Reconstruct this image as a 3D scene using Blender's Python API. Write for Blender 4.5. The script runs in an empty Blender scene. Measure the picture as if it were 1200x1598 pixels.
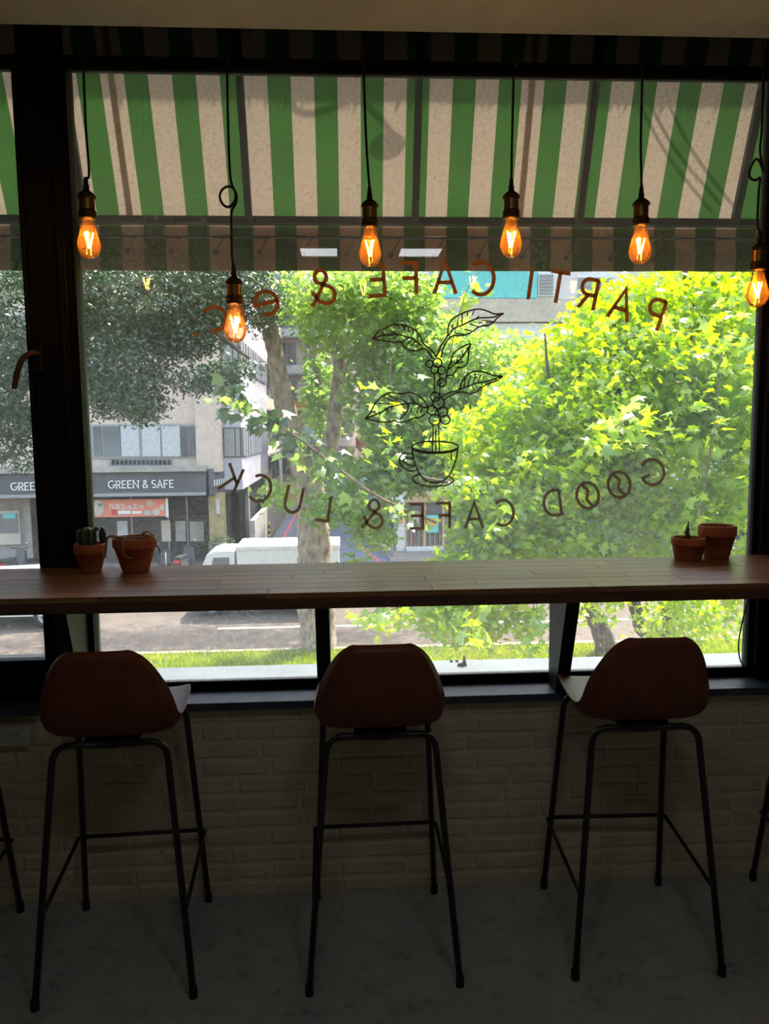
import bpy, bmesh, math, random
import numpy as np
from mathutils import Vector, Matrix

random.seed(7)
rng = np.random.default_rng(7)
scene = bpy.context.scene
C = bpy.context.collection
PI = math.pi

# ------------------------------------------------------------------ camera
CAM_H, CAM_Y = 1.45, -2.29
PITCH, YAW, ROLL, FPX = math.radians(6.196), math.radians(3.119), math.radians(0.546), 1200.0
fw = Vector((math.sin(YAW) * math.cos(PITCH), math.cos(YAW) * math.cos(PITCH), -math.sin(PITCH)))
rt0 = Vector((math.cos(YAW), -math.sin(YAW), 0))
up0 = rt0.cross(fw)
rt = rt0 * math.cos(ROLL) - up0 * math.sin(ROLL)
up = up0 * math.cos(ROLL) + rt0 * math.sin(ROLL)
cam_loc = Vector((0, CAM_Y, CAM_H))
cd = bpy.data.cameras.new('camera')
cam = bpy.data.objects.new('camera', cd)
C.objects.link(cam)
m3 = Matrix((rt, up, -fw)).transposed()
cam.matrix_world = Matrix.Translation(cam_loc) @ m3.to_4x4()
cd.sensor_fit = 'VERTICAL'
cd.sensor_height = 36.0
cd.lens = FPX / 1598.0 * 36.0
cd.clip_start = 0.05
cd.clip_end = 400
scene.camera = cam


def at(px, py, Y=None, Z=None):
    """point of the real place seen at a photo pixel, at a known distance Y or height Z"""
    d = fw + rt * ((px - 600) / FPX) - up * ((py - 799) / FPX)
    t = (Y - CAM_Y) / d.y if Y is not None else (Z - CAM_H) / d.z
    return cam_loc + d * t


# ------------------------------------------------------------------ world, sun, exposure
SUN_AZ, SUN_EL = math.radians(38), math.radians(60)      # azimuth from +Y towards +X
sun_dir = Vector((math.sin(SUN_AZ) * math.cos(SUN_EL), math.cos(SUN_AZ) * math.cos(SUN_EL), math.sin(SUN_EL)))
world = bpy.data.worlds.new('world')
scene.world = world
world.use_nodes = True
wn = world.node_tree
wn.nodes.clear()
sky = wn.nodes.new('ShaderNodeTexSky')
sky.sky_type = 'NISHITA'
sky.sun_disc = False
sky.sun_elevation = SUN_EL
sky.sun_rotation = SUN_AZ
sky.air_density = 1.6
sky.dust_density = 4.0
bg = wn.nodes.new('ShaderNodeBackground')
bg.inputs['Strength'].default_value = 0.46
wo = wn.nodes.new('ShaderNodeOutputWorld')
wn.links.new(sky.outputs[0], bg.inputs[0])
wn.links.new(bg.outputs[0], wo.inputs[0])

sl = bpy.data.lights.new('sun', 'SUN')
sl.energy = 8.2
sl.angle = math.radians(0.7)
sl.color = (1.0, 0.93, 0.80)
so = bpy.data.objects.new('sun', sl)
C.objects.link(so)
so.location = (10, 20, 30)
so.rotation_euler = (-sun_dir).to_track_quat('-Z', 'Y').to_euler()

vs = scene.view_settings
vs.view_transform = 'Standard'
vs.look = 'None'
vs.exposure = 0.75
vs.gamma = 1.0
vs.use_curve_mapping = False
cy = scene.cycles
cy.max_bounces = 9
cy.diffuse_bounces = 5
cy.transmission_bounces = 8
cy.transparent_max_bounces = 24
cy.caustics_reflective = False
cy.caustics_refractive = False
cy.sample_clamp_indirect = 6.0
cy.use_denoising = True
cy.adaptive_threshold = 0.02

# ------------------------------------------------------------------ materials


def new_mat(name):
    m = bpy.data.materials.new(name)
    m.use_nodes = True
    nt = m.node_tree
    nt.nodes.clear()
    out = nt.nodes.new('ShaderNodeOutputMaterial')
    return m, nt, out


def ramp(nt, src, stops):
    r = nt.nodes.new('ShaderNodeValToRGB')
    e = r.color_ramp.elements
    while len(e) < len(stops):
        e.new(0.5)
    for k, (p, c) in enumerate(stops):
        e[k].position = p
        e[k].color = (c[0], c[1], c[2], 1)
    nt.links.new(src, r.inputs[0])
    return r.outputs[0]


def noise(nt, scale, detail=5, rough=0.6, coord='Object', sc=(1, 1, 1), dist=0.0):
    tc = nt.nodes.new('ShaderNodeTexCoord')
    mp = nt.nodes.new('ShaderNodeMapping')
    mp.inputs['Scale'].default_value = sc
    if coord == 'World':
        g = nt.nodes.new('ShaderNodeNewGeometry')
        nt.links.new(g.outputs['Position'], mp.inputs[0])
    else:
        nt.links.new(tc.outputs[coord], mp.inputs[0])
    n = nt.nodes.new('ShaderNodeTexNoise')
    n.inputs['Scale'].default_value = scale
    n.inputs['Detail'].default_value = detail
    n.inputs['Roughness'].default_value = rough
    n.inputs['Distortion'].default_value = dist
    nt.links.new(mp.outputs[0], n.inputs['Vector'])
    return n.outputs['Fac']


def mat(name, col, rough=0.6, metal=0.0, var=0.15, scale=6.0, bump=0.0, bscale=None, sc=(1, 1, 1), coord='World',
        spec=0.5, emis=None, estr=0.0, coat=0.0):
    m, nt, out = new_mat(name)
    b = nt.nodes.new('ShaderNodeBsdfPrincipled')
    nt.links.new(b.outputs[0], out.inputs[0])
    if var > 0:
        f = noise(nt, scale, sc=sc, coord=coord)
        lo = [c * (1 - var) for c in col]
        hi = [min(1, c * (1 + var)) for c in col]
        c = ramp(nt, f, [(0.32, lo), (0.68, hi)])
        nt.links.new(c, b.inputs['Base Color'])
    else:
        b.inputs['Base Color'].default_value = (*col, 1)
    b.inputs['Roughness'].default_value = rough
    b.inputs['Metallic'].default_value = metal
    b.inputs['Specular IOR Level'].default_value = spec
    b.inputs['Coat Weight'].default_value = coat
    if bump > 0:
        f2 = noise(nt, bscale or scale * 4, sc=sc, coord=coord)
        bp = nt.nodes.new('ShaderNodeBump')
        bp.inputs['Strength'].default_value = bump
        bp.inputs['Distance'].default_value = 0.01
        nt.links.new(f2, bp.inputs['Height'])
        nt.links.new(bp.outputs[0], b.inputs['Normal'])
    if emis:
        b.inputs['Emission Color'].default_value = (*emis, 1)
        b.inputs['Emission Strength'].default_value = estr
    return m


def glass_mat(name, tint=(1, 1, 1), dust=0.0, dustcol=(0.75, 0.77, 0.8), refl=1.0, ior=1.45, droplets=False):
    """thin pane: clear, Fresnel reflection and a film of dust that scatters daylight"""
    m, nt, out = new_mat(name)
    tr = nt.nodes.new('ShaderNodeBsdfTransparent')
    tr.inputs[0].default_value = (*tint, 1)
    base = tr.outputs[0]
    if dust > 0:
        df = nt.nodes.new('ShaderNodeBsdfDiffuse')
        df.inputs[0].default_value = (*dustcol, 1)
        tl = nt.nodes.new('ShaderNodeBsdfTranslucent')
        tl.inputs[0].default_value = (*dustcol, 1)
        ms = nt.nodes.new('ShaderNodeMixShader')
        ms.inputs[0].default_value = 0.65
        nt.links.new(df.outputs[0], ms.inputs[1])
        nt.links.new(tl.outputs[0], ms.inputs[2])
        n1 = noise(nt, 2.2, 3, coord='World')
        n2 = noise(nt, 90.0, 3, 0.7, coord='World')
        c1 = ramp(nt, n1, [(0.3, (dust * 0.55,) * 3), (0.75, (dust * 1.3,) * 3)])
        c2 = ramp(nt, n2, [(0.45, (0.55,) * 3), (0.72, (2.0,) * 3)])
        mu = nt.nodes.new('ShaderNodeMath')
        mu.operation = 'MULTIPLY'
        nt.links.new(c1, mu.inputs[0])
        nt.links.new(c2, mu.inputs[1])
        mx = nt.nodes.new('ShaderNodeMixShader')
        nt.links.new(mu.outputs[0], mx.inputs[0])
        nt.links.new(base, mx.inputs[1])
        nt.links.new(ms.outputs[0], mx.inputs[2])
        base = mx.outputs[0]
    gl = nt.nodes.new('ShaderNodeBsdfGlossy')
    gl.inputs['Roughness'].default_value = 0.0
    fr = nt.nodes.new('ShaderNodeFresnel')
    fr.inputs[0].default_value = ior
    mul = nt.nodes.new('ShaderNodeMath')
    mul.operation = 'MULTIPLY'
    mul.inputs[1].default_value = refl
    nt.links.new(fr.outputs[0], mul.inputs[0])
    mg = nt.nodes.new('ShaderNodeMixShader')
    nt.links.new(mul.outputs[0], mg.inputs[0])
    nt.links.new(base, mg.inputs[1])
    nt.links.new(gl.outputs[0], mg.inputs[2])
    nt.links.new(mg.outputs[0], out.inputs[0])
    return m


def leaf_mat(name, c1, c2, c3, trans=0.5, tgain=1.3, gloss=0.06, patch=0.8):
    m, nt, out = new_mat(name)
    g = nt.nodes.new('ShaderNodeNewGeometry')
    n1 = noise(nt, patch, 3, coord='World')
    ad = nt.nodes.new('ShaderNodeMath')
    ad.operation = 'MULTIPLY_ADD'
    nt.links.new(g.outputs['Random Per Island'], ad.inputs[0])
    ad.inputs[1].default_value = 0.55
    sb = nt.nodes.new('ShaderNodeMath')
    sb.operation = 'SUBTRACT'
    nt.links.new(n1, sb.inputs[0])
    sb.inputs[1].default_value = 0.28
    nt.links.new(sb.outputs[0], ad.inputs[2])
    col = ramp(nt, ad.outputs[0], [(0.08, c1), (0.5, c2), (0.92, c3)])
    d = nt.nodes.new('ShaderNodeBsdfDiffuse')
    nt.links.new(col, d.inputs[0])
    t = nt.nodes.new('ShaderNodeBsdfTranslucent')
    hs = nt.nodes.new('ShaderNodeHueSaturation')
    hs.inputs['Hue'].default_value = 0.485
    hs.inputs['Saturation'].default_value = 1.12
    hs.inputs['Value'].default_value = tgain
    nt.links.new(col, hs.inputs['Color'])
    nt.links.new(hs.outputs[0], t.inputs[0])
    mx = nt.nodes.new('ShaderNodeMixShader')
    mx.inputs[0].default_value = trans
    nt.links.new(d.outputs[0], mx.inputs[1])
    nt.links.new(t.outputs[0], mx.inputs[2])
    gl = nt.nodes.new('ShaderNodeBsdfGlossy')
    gl.inputs['Roughness'].default_value = 0.35
    m2 = nt.nodes.new('ShaderNodeMixShader')
    m2.inputs[0].default_value = gloss
    nt.links.new(mx.outputs[0], m2.inputs[1])
    nt.links.new(gl.outputs[0], m2.inputs[2])
    nt.links.new(m2.outputs[0], out.inputs[0])
    return m


M = {}
M['plaster'] = mat('plaster', (0.70, 0.74, 0.57), 0.9, var=0.16, scale=3.0, bump=0.25, bscale=9)
M['roomwall'] = mat('room_wall_paint', (0.55, 0.50, 0.43), 0.9, var=0.08, scale=2)
M['brickpaint'] = mat('white_painted_brick', (0.66, 0.56, 0.41), 0.8, var=0.13, scale=9, bump=0.35, bscale=60)
M['mortar'] = mat('painted_mortar', (0.72, 0.61, 0.45), 0.9, var=0.1, scale=12, bump=0.4, bscale=70)
M['frame'] = mat('black_window_paint', (0.012, 0.012, 0.012), 0.5, var=0.1, scale=8, bump=0.04, bscale=40, spec=0.12)
M['header'] = mat('dark_header_paint', (0.012, 0.011, 0.008), 0.8, var=0.1, scale=8, spec=0.1)
M['sill'] = mat('blue_black_sill_paint', (0.062, 0.07, 0.09), 0.45, spec=0.25, var=0.25, scale=14, bump=0.08, bscale=40)
M['bracket'] = mat('black_bracket_paint', (0.016, 0.016, 0.018), 0.5, var=0.2, scale=10, spec=0.35)
M['wood'] = None
M['legmetal'] = mat('black_powder_coat', (0.012, 0.012, 0.014), 0.38, var=0.0)
M['rubber'] = mat('black_rubber', (0.01, 0.01, 0.01), 0.8, var=0.0)
M['leather'] = mat('brown_leather', (0.155, 0.042, 0.020), 0.45, var=0.16, scale=14, spec=0.3, bump=0.05, bscale=220, coord='Object')
M['terracotta'] = mat('terracotta', (0.50, 0.165, 0.060), 0.75, var=0.16, scale=22, bump=0.06, bscale=120)
M['soil'] = mat('dry_soil', (0.12, 0.10, 0.085), 0.95, var=0.5, scale=120, bump=0.6, bscale=200)
M['cactus'] = mat('cactus_green', (0.035, 0.075, 0.035), 0.55, var=0.3, scale=60)
M['cactusrib'] = mat('cactus_rib_pale', (0.32, 0.36, 0.26), 0.7, var=0.2, scale=60)
M['drystem'] = mat('dry_stem', (0.34, 0.29, 0.23), 0.8, var=0.5, scale=50)
M['brass'] = mat('aged_brass', (0.23, 0.13, 0.035), 0.33, 0.85, var=0.3, scale=40)
M['darkbrass'] = mat('dark_bronze', (0.07, 0.042, 0.018), 0.4, 0.8, var=0.3, scale=40)
M['cord'] = mat('black_cord', (0.012, 0.011, 0.011), 0.7, var=0.0)
M['bronze'] = mat('bronze_handle', (0.16, 0.10, 0.055), 0.4, 0.6, var=0.2, scale=30)
M['plastic'] = mat('cream_plastic', (0.55, 0.52, 0.44), 0.45, var=0.04)
M['slot'] = mat('dark_slot', (0.01, 0.01, 0.01), 0.6, var=0.0)
M['pane'] = glass_mat('dusty_window_glass', (0.985, 0.99, 0.985), dust=0.095)
M['tint'] = glass_mat('dark_film_glass', (0.17, 0.16, 0.14), dust=0.0, refl=0.6)
M['farglass'] = mat('far_window_glass', (0.16, 0.17, 0.18), 0.12, var=0.35, scale=0.6)
M['decal'] = None


def vinyl(name, ca, cb, tr):
    m, nt, out = new_mat(name)
    d_ = nt.nodes.new('ShaderNodeBsdfDiffuse')
    t_ = nt.nodes.new('ShaderNodeBsdfTranslucent')
    c_ = ramp(nt, noise(nt, 30, 2, coord='World'), [(0.3, ca), (0.7, cb)])
    nt.links.new(c_, d_.inputs[0])
    nt.links.new(c_, t_.inputs[0])
    x_ = nt.nodes.new('ShaderNodeMixShader')
    x_.inputs[0].default_value = tr
    nt.links.new(d_.outputs[0], x_.inputs[1])
    nt.links.new(t_.outputs[0], x_.inputs[2])
    nt.links.new(x_.outputs[0], out.inputs[0])
    return m


M['decal'] = vinyl('brown_vinyl', (0.33, 0.25, 0.17), (0.40, 0.31, 0.21), 0.55)
M['drawing'] = vinyl('dark_brown_vinyl', (0.17, 0.10, 0.045), (0.21, 0.125, 0.06), 0.3)
M['litdecal'] = vinyl('lit_brown_vinyl', (0.62, 0.30, 0.12), (0.72, 0.36, 0.15), 0.55)  # same brown vinyl, bulb light put into a brighter colour


def wood_mat():
    m, nt, out = new_mat('oiled_wood')
    b = nt.nodes.new('ShaderNodeBsdfPrincipled')
    nt.links.new(b.outputs[0], out.inputs[0])
    oi = nt.nodes.new('ShaderNodeObjectInfo')
    f = noise(nt, 5.0, 7, 0.65, coord='World', sc=(0.6, 9, 9), dist=1.2)
    a = nt.nodes.new('ShaderNodeMath')
    a.operation = 'MULTIPLY_ADD'
    nt.links.new(oi.outputs['Random'], a.inputs[0])
    a.inputs[1].default_value = 0.32
    s = nt.nodes.new('ShaderNodeMath')
    s.operation = 'SUBTRACT'
    nt.links.new(f, s.inputs[0])
    s.inputs[1].default_value = 0.16
    nt.links.new(s.outputs[0], a.inputs[2])
    c = ramp(nt, a.outputs[0], [(0.25, (0.17, 0.070, 0.030)), (0.5, (0.31, 0.14, 0.065)), (0.8, (0.42, 0.21, 0.105))])
    b.inputs['Specular IOR Level'].default_value = 0.3
    b.inputs['IOR'].default_value = 1.25
    nt.links.new(c, b.inputs['Base Color'])
    r = ramp(nt, f, [(0.3, (0.27,) * 3), (0.75, (0.40,) * 3)])
    nt.links.new(r, b.inputs['Roughness'])
    bp = nt.nodes.new('ShaderNodeBump')
    bp.inputs['Strength'].default_value = 0.08
    bp.inputs['Distance'].default_value = 0.003
    nt.links.new(f, bp.inputs['Height'])
    nt.links.new(bp.outputs[0], b.inputs['Normal'])
    return m


M['wood'] = wood_mat()
M['wooddark'] = mat('counter_core_wood', (0.11, 0.045, 0.022), 0.5, var=0.3, scale=5, sc=(1, 12, 12))


def floor_mat():
    m, nt, out = new_mat('polished_concrete')
    b = nt.nodes.new('ShaderNodeBsdfPrincipled')
    nt.links.new(b.outputs[0], out.inputs[0])
    f = noise(nt, 3.0, 8, 0.65, coord='World')
    g = noise(nt, 15.0, 7, 0.75, coord='World')
    c = ramp(nt, f, [(0.3, (0.35, 0.355, 0.37)), (0.7, (0.54, 0.54, 0.545))])
    c2 = ramp(nt, g, [(0.30, (0.25,) * 3), (0.47, (1,) * 3)])
    mx = nt.nodes.new('ShaderNodeMix')
    mx.data_type = 'RGBA'
    mx.blend_type = 'MULTIPLY'
    mx.inputs[0].default_value = 0.7
    nt.links.new(c, mx.inputs[6])
    nt.links.new(c2, mx.inputs[7])
    nt.links.new(mx.outputs[2], b.inputs['Base Color'])
    b.inputs['Roughness'].default_value = 0.62
    bp = nt.nodes.new('ShaderNodeBump')
    bp.inputs['Strength'].default_value = 0.15
    bp.inputs['Distance'].default_value = 0.004
    nt.links.new(g, bp.inputs['Height'])
    nt.links.new(bp.outputs[0], b.inputs['Normal'])
    return m


M['floor'] = floor_mat()

STRIPE_W = 0.0815
STRIPE_X0 = 0.0


def awning_mat(name, trans, gain=1.0):
    """woven canvas printed with green and off-white stripes along X, letting daylight through"""
    m, nt, out = new_mat(name)
    g = nt.nodes.new('ShaderNodeNewGeometry')
    sp = nt.nodes.new('ShaderNodeSeparateXYZ')
    nt.links.new(g.outputs['Position'], sp.inputs[0])
    a = nt.nodes.new('ShaderNodeMath')
    a.operation = 'SUBTRACT'
    nt.links.new(sp.outputs[0], a.inputs[0])
    a.inputs[1].default_value = STRIPE_X0 - 40 * STRIPE_W
    b = nt.nodes.new('ShaderNodeMath')
    b.operation = 'MODULO'
    nt.links.new(a.outputs[0], b.inputs[0])
    b.inputs[1].default_value = 2 * STRIPE_W
    c = nt.nodes.new('ShaderNodeMath')
    c.operation = 'LESS_THAN'
    nt.links.new(b.outputs[0], c.inputs[0])
    c.inputs[1].default_value = STRIPE_W
    n1 = noise(nt, 60, 6, 0.7, coord='World')
    n2 = noise(nt, 4, 4, coord='World')
    n3 = noise(nt, 220, 2, 0.5, coord='World', sc=(0.3, 1, 2))
    white = ramp(nt, n1, [(0.27, (0.20 * gain, 0.14 * gain, 0.10 * gain)), (0.36, (0.61 * gain, 0.48 * gain, 0.35 * gain)),
                          (0.7, (0.67 * gain, 0.54 * gain, 0.40 * gain))])
    green = ramp(nt, n2, [(0.3, (0.055 * gain, 0.17 * gain, 0.035 * gain)), (0.7, (0.075 * gain, 0.215 * gain, 0.045 * gain))])
    mx = nt.nodes.new('ShaderNodeMix')
    mx.data_type = 'RGBA'
    nt.links.new(c.outputs[0], mx.inputs[0])
    nt.links.new(white, mx.inputs[6])
    nt.links.new(green, mx.inputs[7])
    wv = ramp(nt, n3, [(0.3, (0.93,) * 3), (0.7, (1.0,) * 3)])
    mu = nt.nodes.new('ShaderNodeMix')
    mu.data_type = 'RGBA'
    mu.blend_type = 'MULTIPLY'
    mu.inputs[0].default_value = 1.0
    nt.links.new(mx.outputs[2], mu.inputs[6])
    nt.links.new(wv, mu.inputs[7])
    d = nt.nodes.new('ShaderNodeBsdfDiffuse')
    nt.links.new(mu.outputs[2], d.inputs[0])
    t = nt.nodes.new('ShaderNodeBsdfTranslucent')
    nt.links.new(mu.outputs[2], t.inputs[0])
    ms = nt.nodes.new('ShaderNodeMixShader')
    ms.inputs[0].default_value = trans
    nt.links.new(d.outputs[0], ms.inputs[1])
    nt.links.new(t.outputs[0], ms.inputs[2])
    nt.links.new(ms.outputs[0], out.inputs[0])
    return m


M['steel'] = mat('dark_grey_tube', (0.045, 0.055, 0.05), 0.5, var=0.15, scale=10)
# outside
M['asphalt'] = mat('asphalt', (0.098, 0.077, 0.064), 0.9, var=0.22, scale=1.4, bump=0.2, bscale=30)
M['sidestreet'] = mat('side_street_asphalt', (0.11, 0.14, 0.22), 0.85, var=0.2, scale=0.8)
M['paving'] = mat('sidewalk_paving', (0.2, 0.18, 0.16), 0.9, var=0.2, scale=3)
M['earth'] = mat('earth', (0.13, 0.10, 0.06), 0.95, var=0.4, scale=4)
M['ledge'] = mat('pale_ledge_paint', (0.075, 0.097, 0.115), 0.7, var=0.15, scale=6)
M['tile'] = mat('beige_facade_tile', (0.62, 0.49, 0.41), 0.7, var=0.1, scale=3, bump=0.1, bscale=12)
M['lavender'] = mat('pale_grey_facade', (0.46, 0.45, 0.51), 0.7, var=0.08, scale=1.2)
M['concrete'] = mat('aged_concrete', (0.36, 0.335, 0.30), 0.9, var=0.25, scale=2)
M['fascia'] = mat('dark_grey_fascia', (0.085, 0.085, 0.10), 0.6, var=0.2, scale=2)
M['signwhite'] = mat('white_sign_letters', (0.85, 0.85, 0.83), 0.5, var=0.0)
M['shopdark'] = mat('dark_shop_front', (0.045, 0.040, 0.038), 0.6, var=0.5, scale=1.5, spec=0.2)
M['ochre'] = mat('ochre_column_stone', (0.36, 0.29, 0.14), 0.8, var=0.3, scale=5)
M['alu'] = mat('grey_aluminium', (0.30, 0.31, 0.32), 0.45, 0.3, var=0.1)
M['blind'] = mat('white_window_blind', (0.50, 0.51, 0.52), 0.8, var=0.05)
M['banner'] = mat('salmon_banner', (0.80, 0.25, 0.15), 0.7, var=0.1, scale=3)
M['white'] = mat('white_paint', (0.78, 0.78, 0.78), 0.35, var=0.03)
M['creamwall'] = mat('cream_wall', (0.60, 0.52, 0.43), 0.8, var=0.12, scale=1.0)
M['whitewall'] = mat('white_wall', (0.72, 0.69, 0.66), 0.8, var=0.1, scale=1.2)
M['turquoise'] = mat('turquoise_panel', (0.16, 0.62, 0.60), 0.6, var=0.06)
M['redpanel'] = mat('red_panel', (0.5, 0.07, 0.06), 0.6, var=0.15)
M['orange'] = mat('orange_sign', (0.72, 0.33, 0.05), 0.6, var=0.1)
M['greensign'] = mat('green_sign', (0.08, 0.35, 0.22), 0.6, var=0.1)
M['redline'] = mat('red_road_paint', (0.62, 0.09, 0.08), 0.8, var=0.15, scale=8)
M['whiteline'] = mat('white_road_paint', (0.72, 0.70, 0.66), 0.8, var=0.15, scale=8)
M['yellow'] = mat('yellow_paint', (0.65, 0.42, 0.05), 0.6, var=0.05)
M['polegrey'] = mat('galvanised_pole', (0.50, 0.54, 0.58), 0.5, 0.2, var=0.08)
M['wooddoor'] = mat('tan_wood_frame', (0.55, 0.34, 0.19), 0.6, var=0.15, scale=6)
M['carwhite'] = mat('white_car_paint', (0.80, 0.80, 0.79), 0.25, var=0.02, coat=0.5)
M['carshade'] = mat('sky_shaded_car_white', (0.36, 0.46, 0.66), 0.3, var=0.04, coat=0.4)  # white body paint with the sky's blue shade put into its colour
M['tyre'] = mat('tyre_rubber', (0.02, 0.02, 0.02), 0.85, var=0.0)
M['hub'] = mat('steel_wheel', (0.42, 0.42, 0.42), 0.35, 0.7, var=0.1)
M['redlamp'] = mat('red_lamp_lens', (0.6, 0.02, 0.03), 0.3, var=0.0)
M['scooterdark'] = mat('dark_scooter_plastic', (0.06, 0.06, 0.07), 0.35, var=0.2)
M['bark'] = mat('peeling_pale_bark', (0.31, 0.245, 0.19), 0.95, var=0.62, scale=9, bump=1.0, bscale=16, sc=(1, 1, 0.45))
M['darkbark'] = mat('dark_bark', (0.10, 0.08, 0.06), 0.95, var=0.4, scale=5, bump=0.8, bscale=14, sc=(1, 1, 0.4))
M['twig'] = mat('twig_bark', (0.16, 0.115, 0.075), 0.9, var=0.3, scale=8)
M['maple'] = leaf_mat('maple_leaf', (0.11, 0.22, 0.02), (0.23, 0.38, 0.03), (0.48, 0.52, 0.05), trans=0.66, tgain=1.95)
M['plane'] = leaf_mat('plane_tree_leaf', (0.10, 0.20, 0.05), (0.18, 0.31, 0.07), (0.32, 0.43, 0.085), trans=0.6, tgain=1.85)
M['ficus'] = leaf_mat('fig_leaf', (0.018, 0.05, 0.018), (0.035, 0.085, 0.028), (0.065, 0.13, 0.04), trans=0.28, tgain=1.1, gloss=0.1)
M['grass'] = leaf_mat('grass_blade', (0.13, 0.24, 0.02), (0.26, 0.38, 0.03), (0.46, 0.48, 0.05), trans=0.45, tgain=1.4, gloss=0.02, patch=1.5)
M['hedge'] = leaf_mat('hedge_leaf', (0.03, 0.08, 0.025), (0.06, 0.13, 0.04), (0.1, 0.2, 0.06), trans=0.3, gloss=0.03)


def emit_mat(name, col, s):
    m, nt, out = new_mat(name)
    e = nt.nodes.new('ShaderNodeEmission')
    e.inputs[0].default_value = (*col, 1)
    e.inputs[1].default_value = s
    nt.links.new(e.outputs[0], out.inputs[0])
    return m


M['filament'] = emit_mat('glowing_filament', (1.0, 0.42, 0.07), 130.0)
M['panel'] = emit_mat('ceiling_panel_light', (0.92, 0.96, 1.0), 7.0)

# amber bulb glass: clear thin glass with a faint amber coating; its scatter stands in for filament bloom
m, nt, out = new_mat('amber_bulb_glass')
tr_ = nt.nodes.new('ShaderNodeBsdfTransparent')
tr_.inputs[0].default_value = (0.97, 0.88, 0.72, 1)
tl_ = nt.nodes.new('ShaderNodeBsdfTranslucent')
tl_.inputs[0].default_value = (1.0, 0.45, 0.10, 1)
lw = nt.nodes.new('ShaderNodeLayerWeight')
lw.inputs[0].default_value = 0.25
mA = nt.nodes.new('ShaderNodeMixShader')
mA.inputs[0].default_value = 0.09
nt.links.new(tr_.outputs[0], mA.inputs[1])
nt.links.new(tl_.outputs[0], mA.inputs[2])
gl_ = nt.nodes.new('ShaderNodeBsdfGlossy')
gl_.inputs['Roughness'].default_value = 0.03
mB = nt.nodes.new('ShaderNodeMixShader')
nt.links.new(lw.outputs['Fresnel'], mB.inputs[0])
nt.links.new(mA.outputs[0], mB.inputs[1])
nt.links.new(gl_.outputs[0], mB.inputs[2])
nt.links.new(mB.outputs[0], out.inputs[0])
M['bulbglass'] = m

# ------------------------------------------------------------------ mesh helpers


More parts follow.
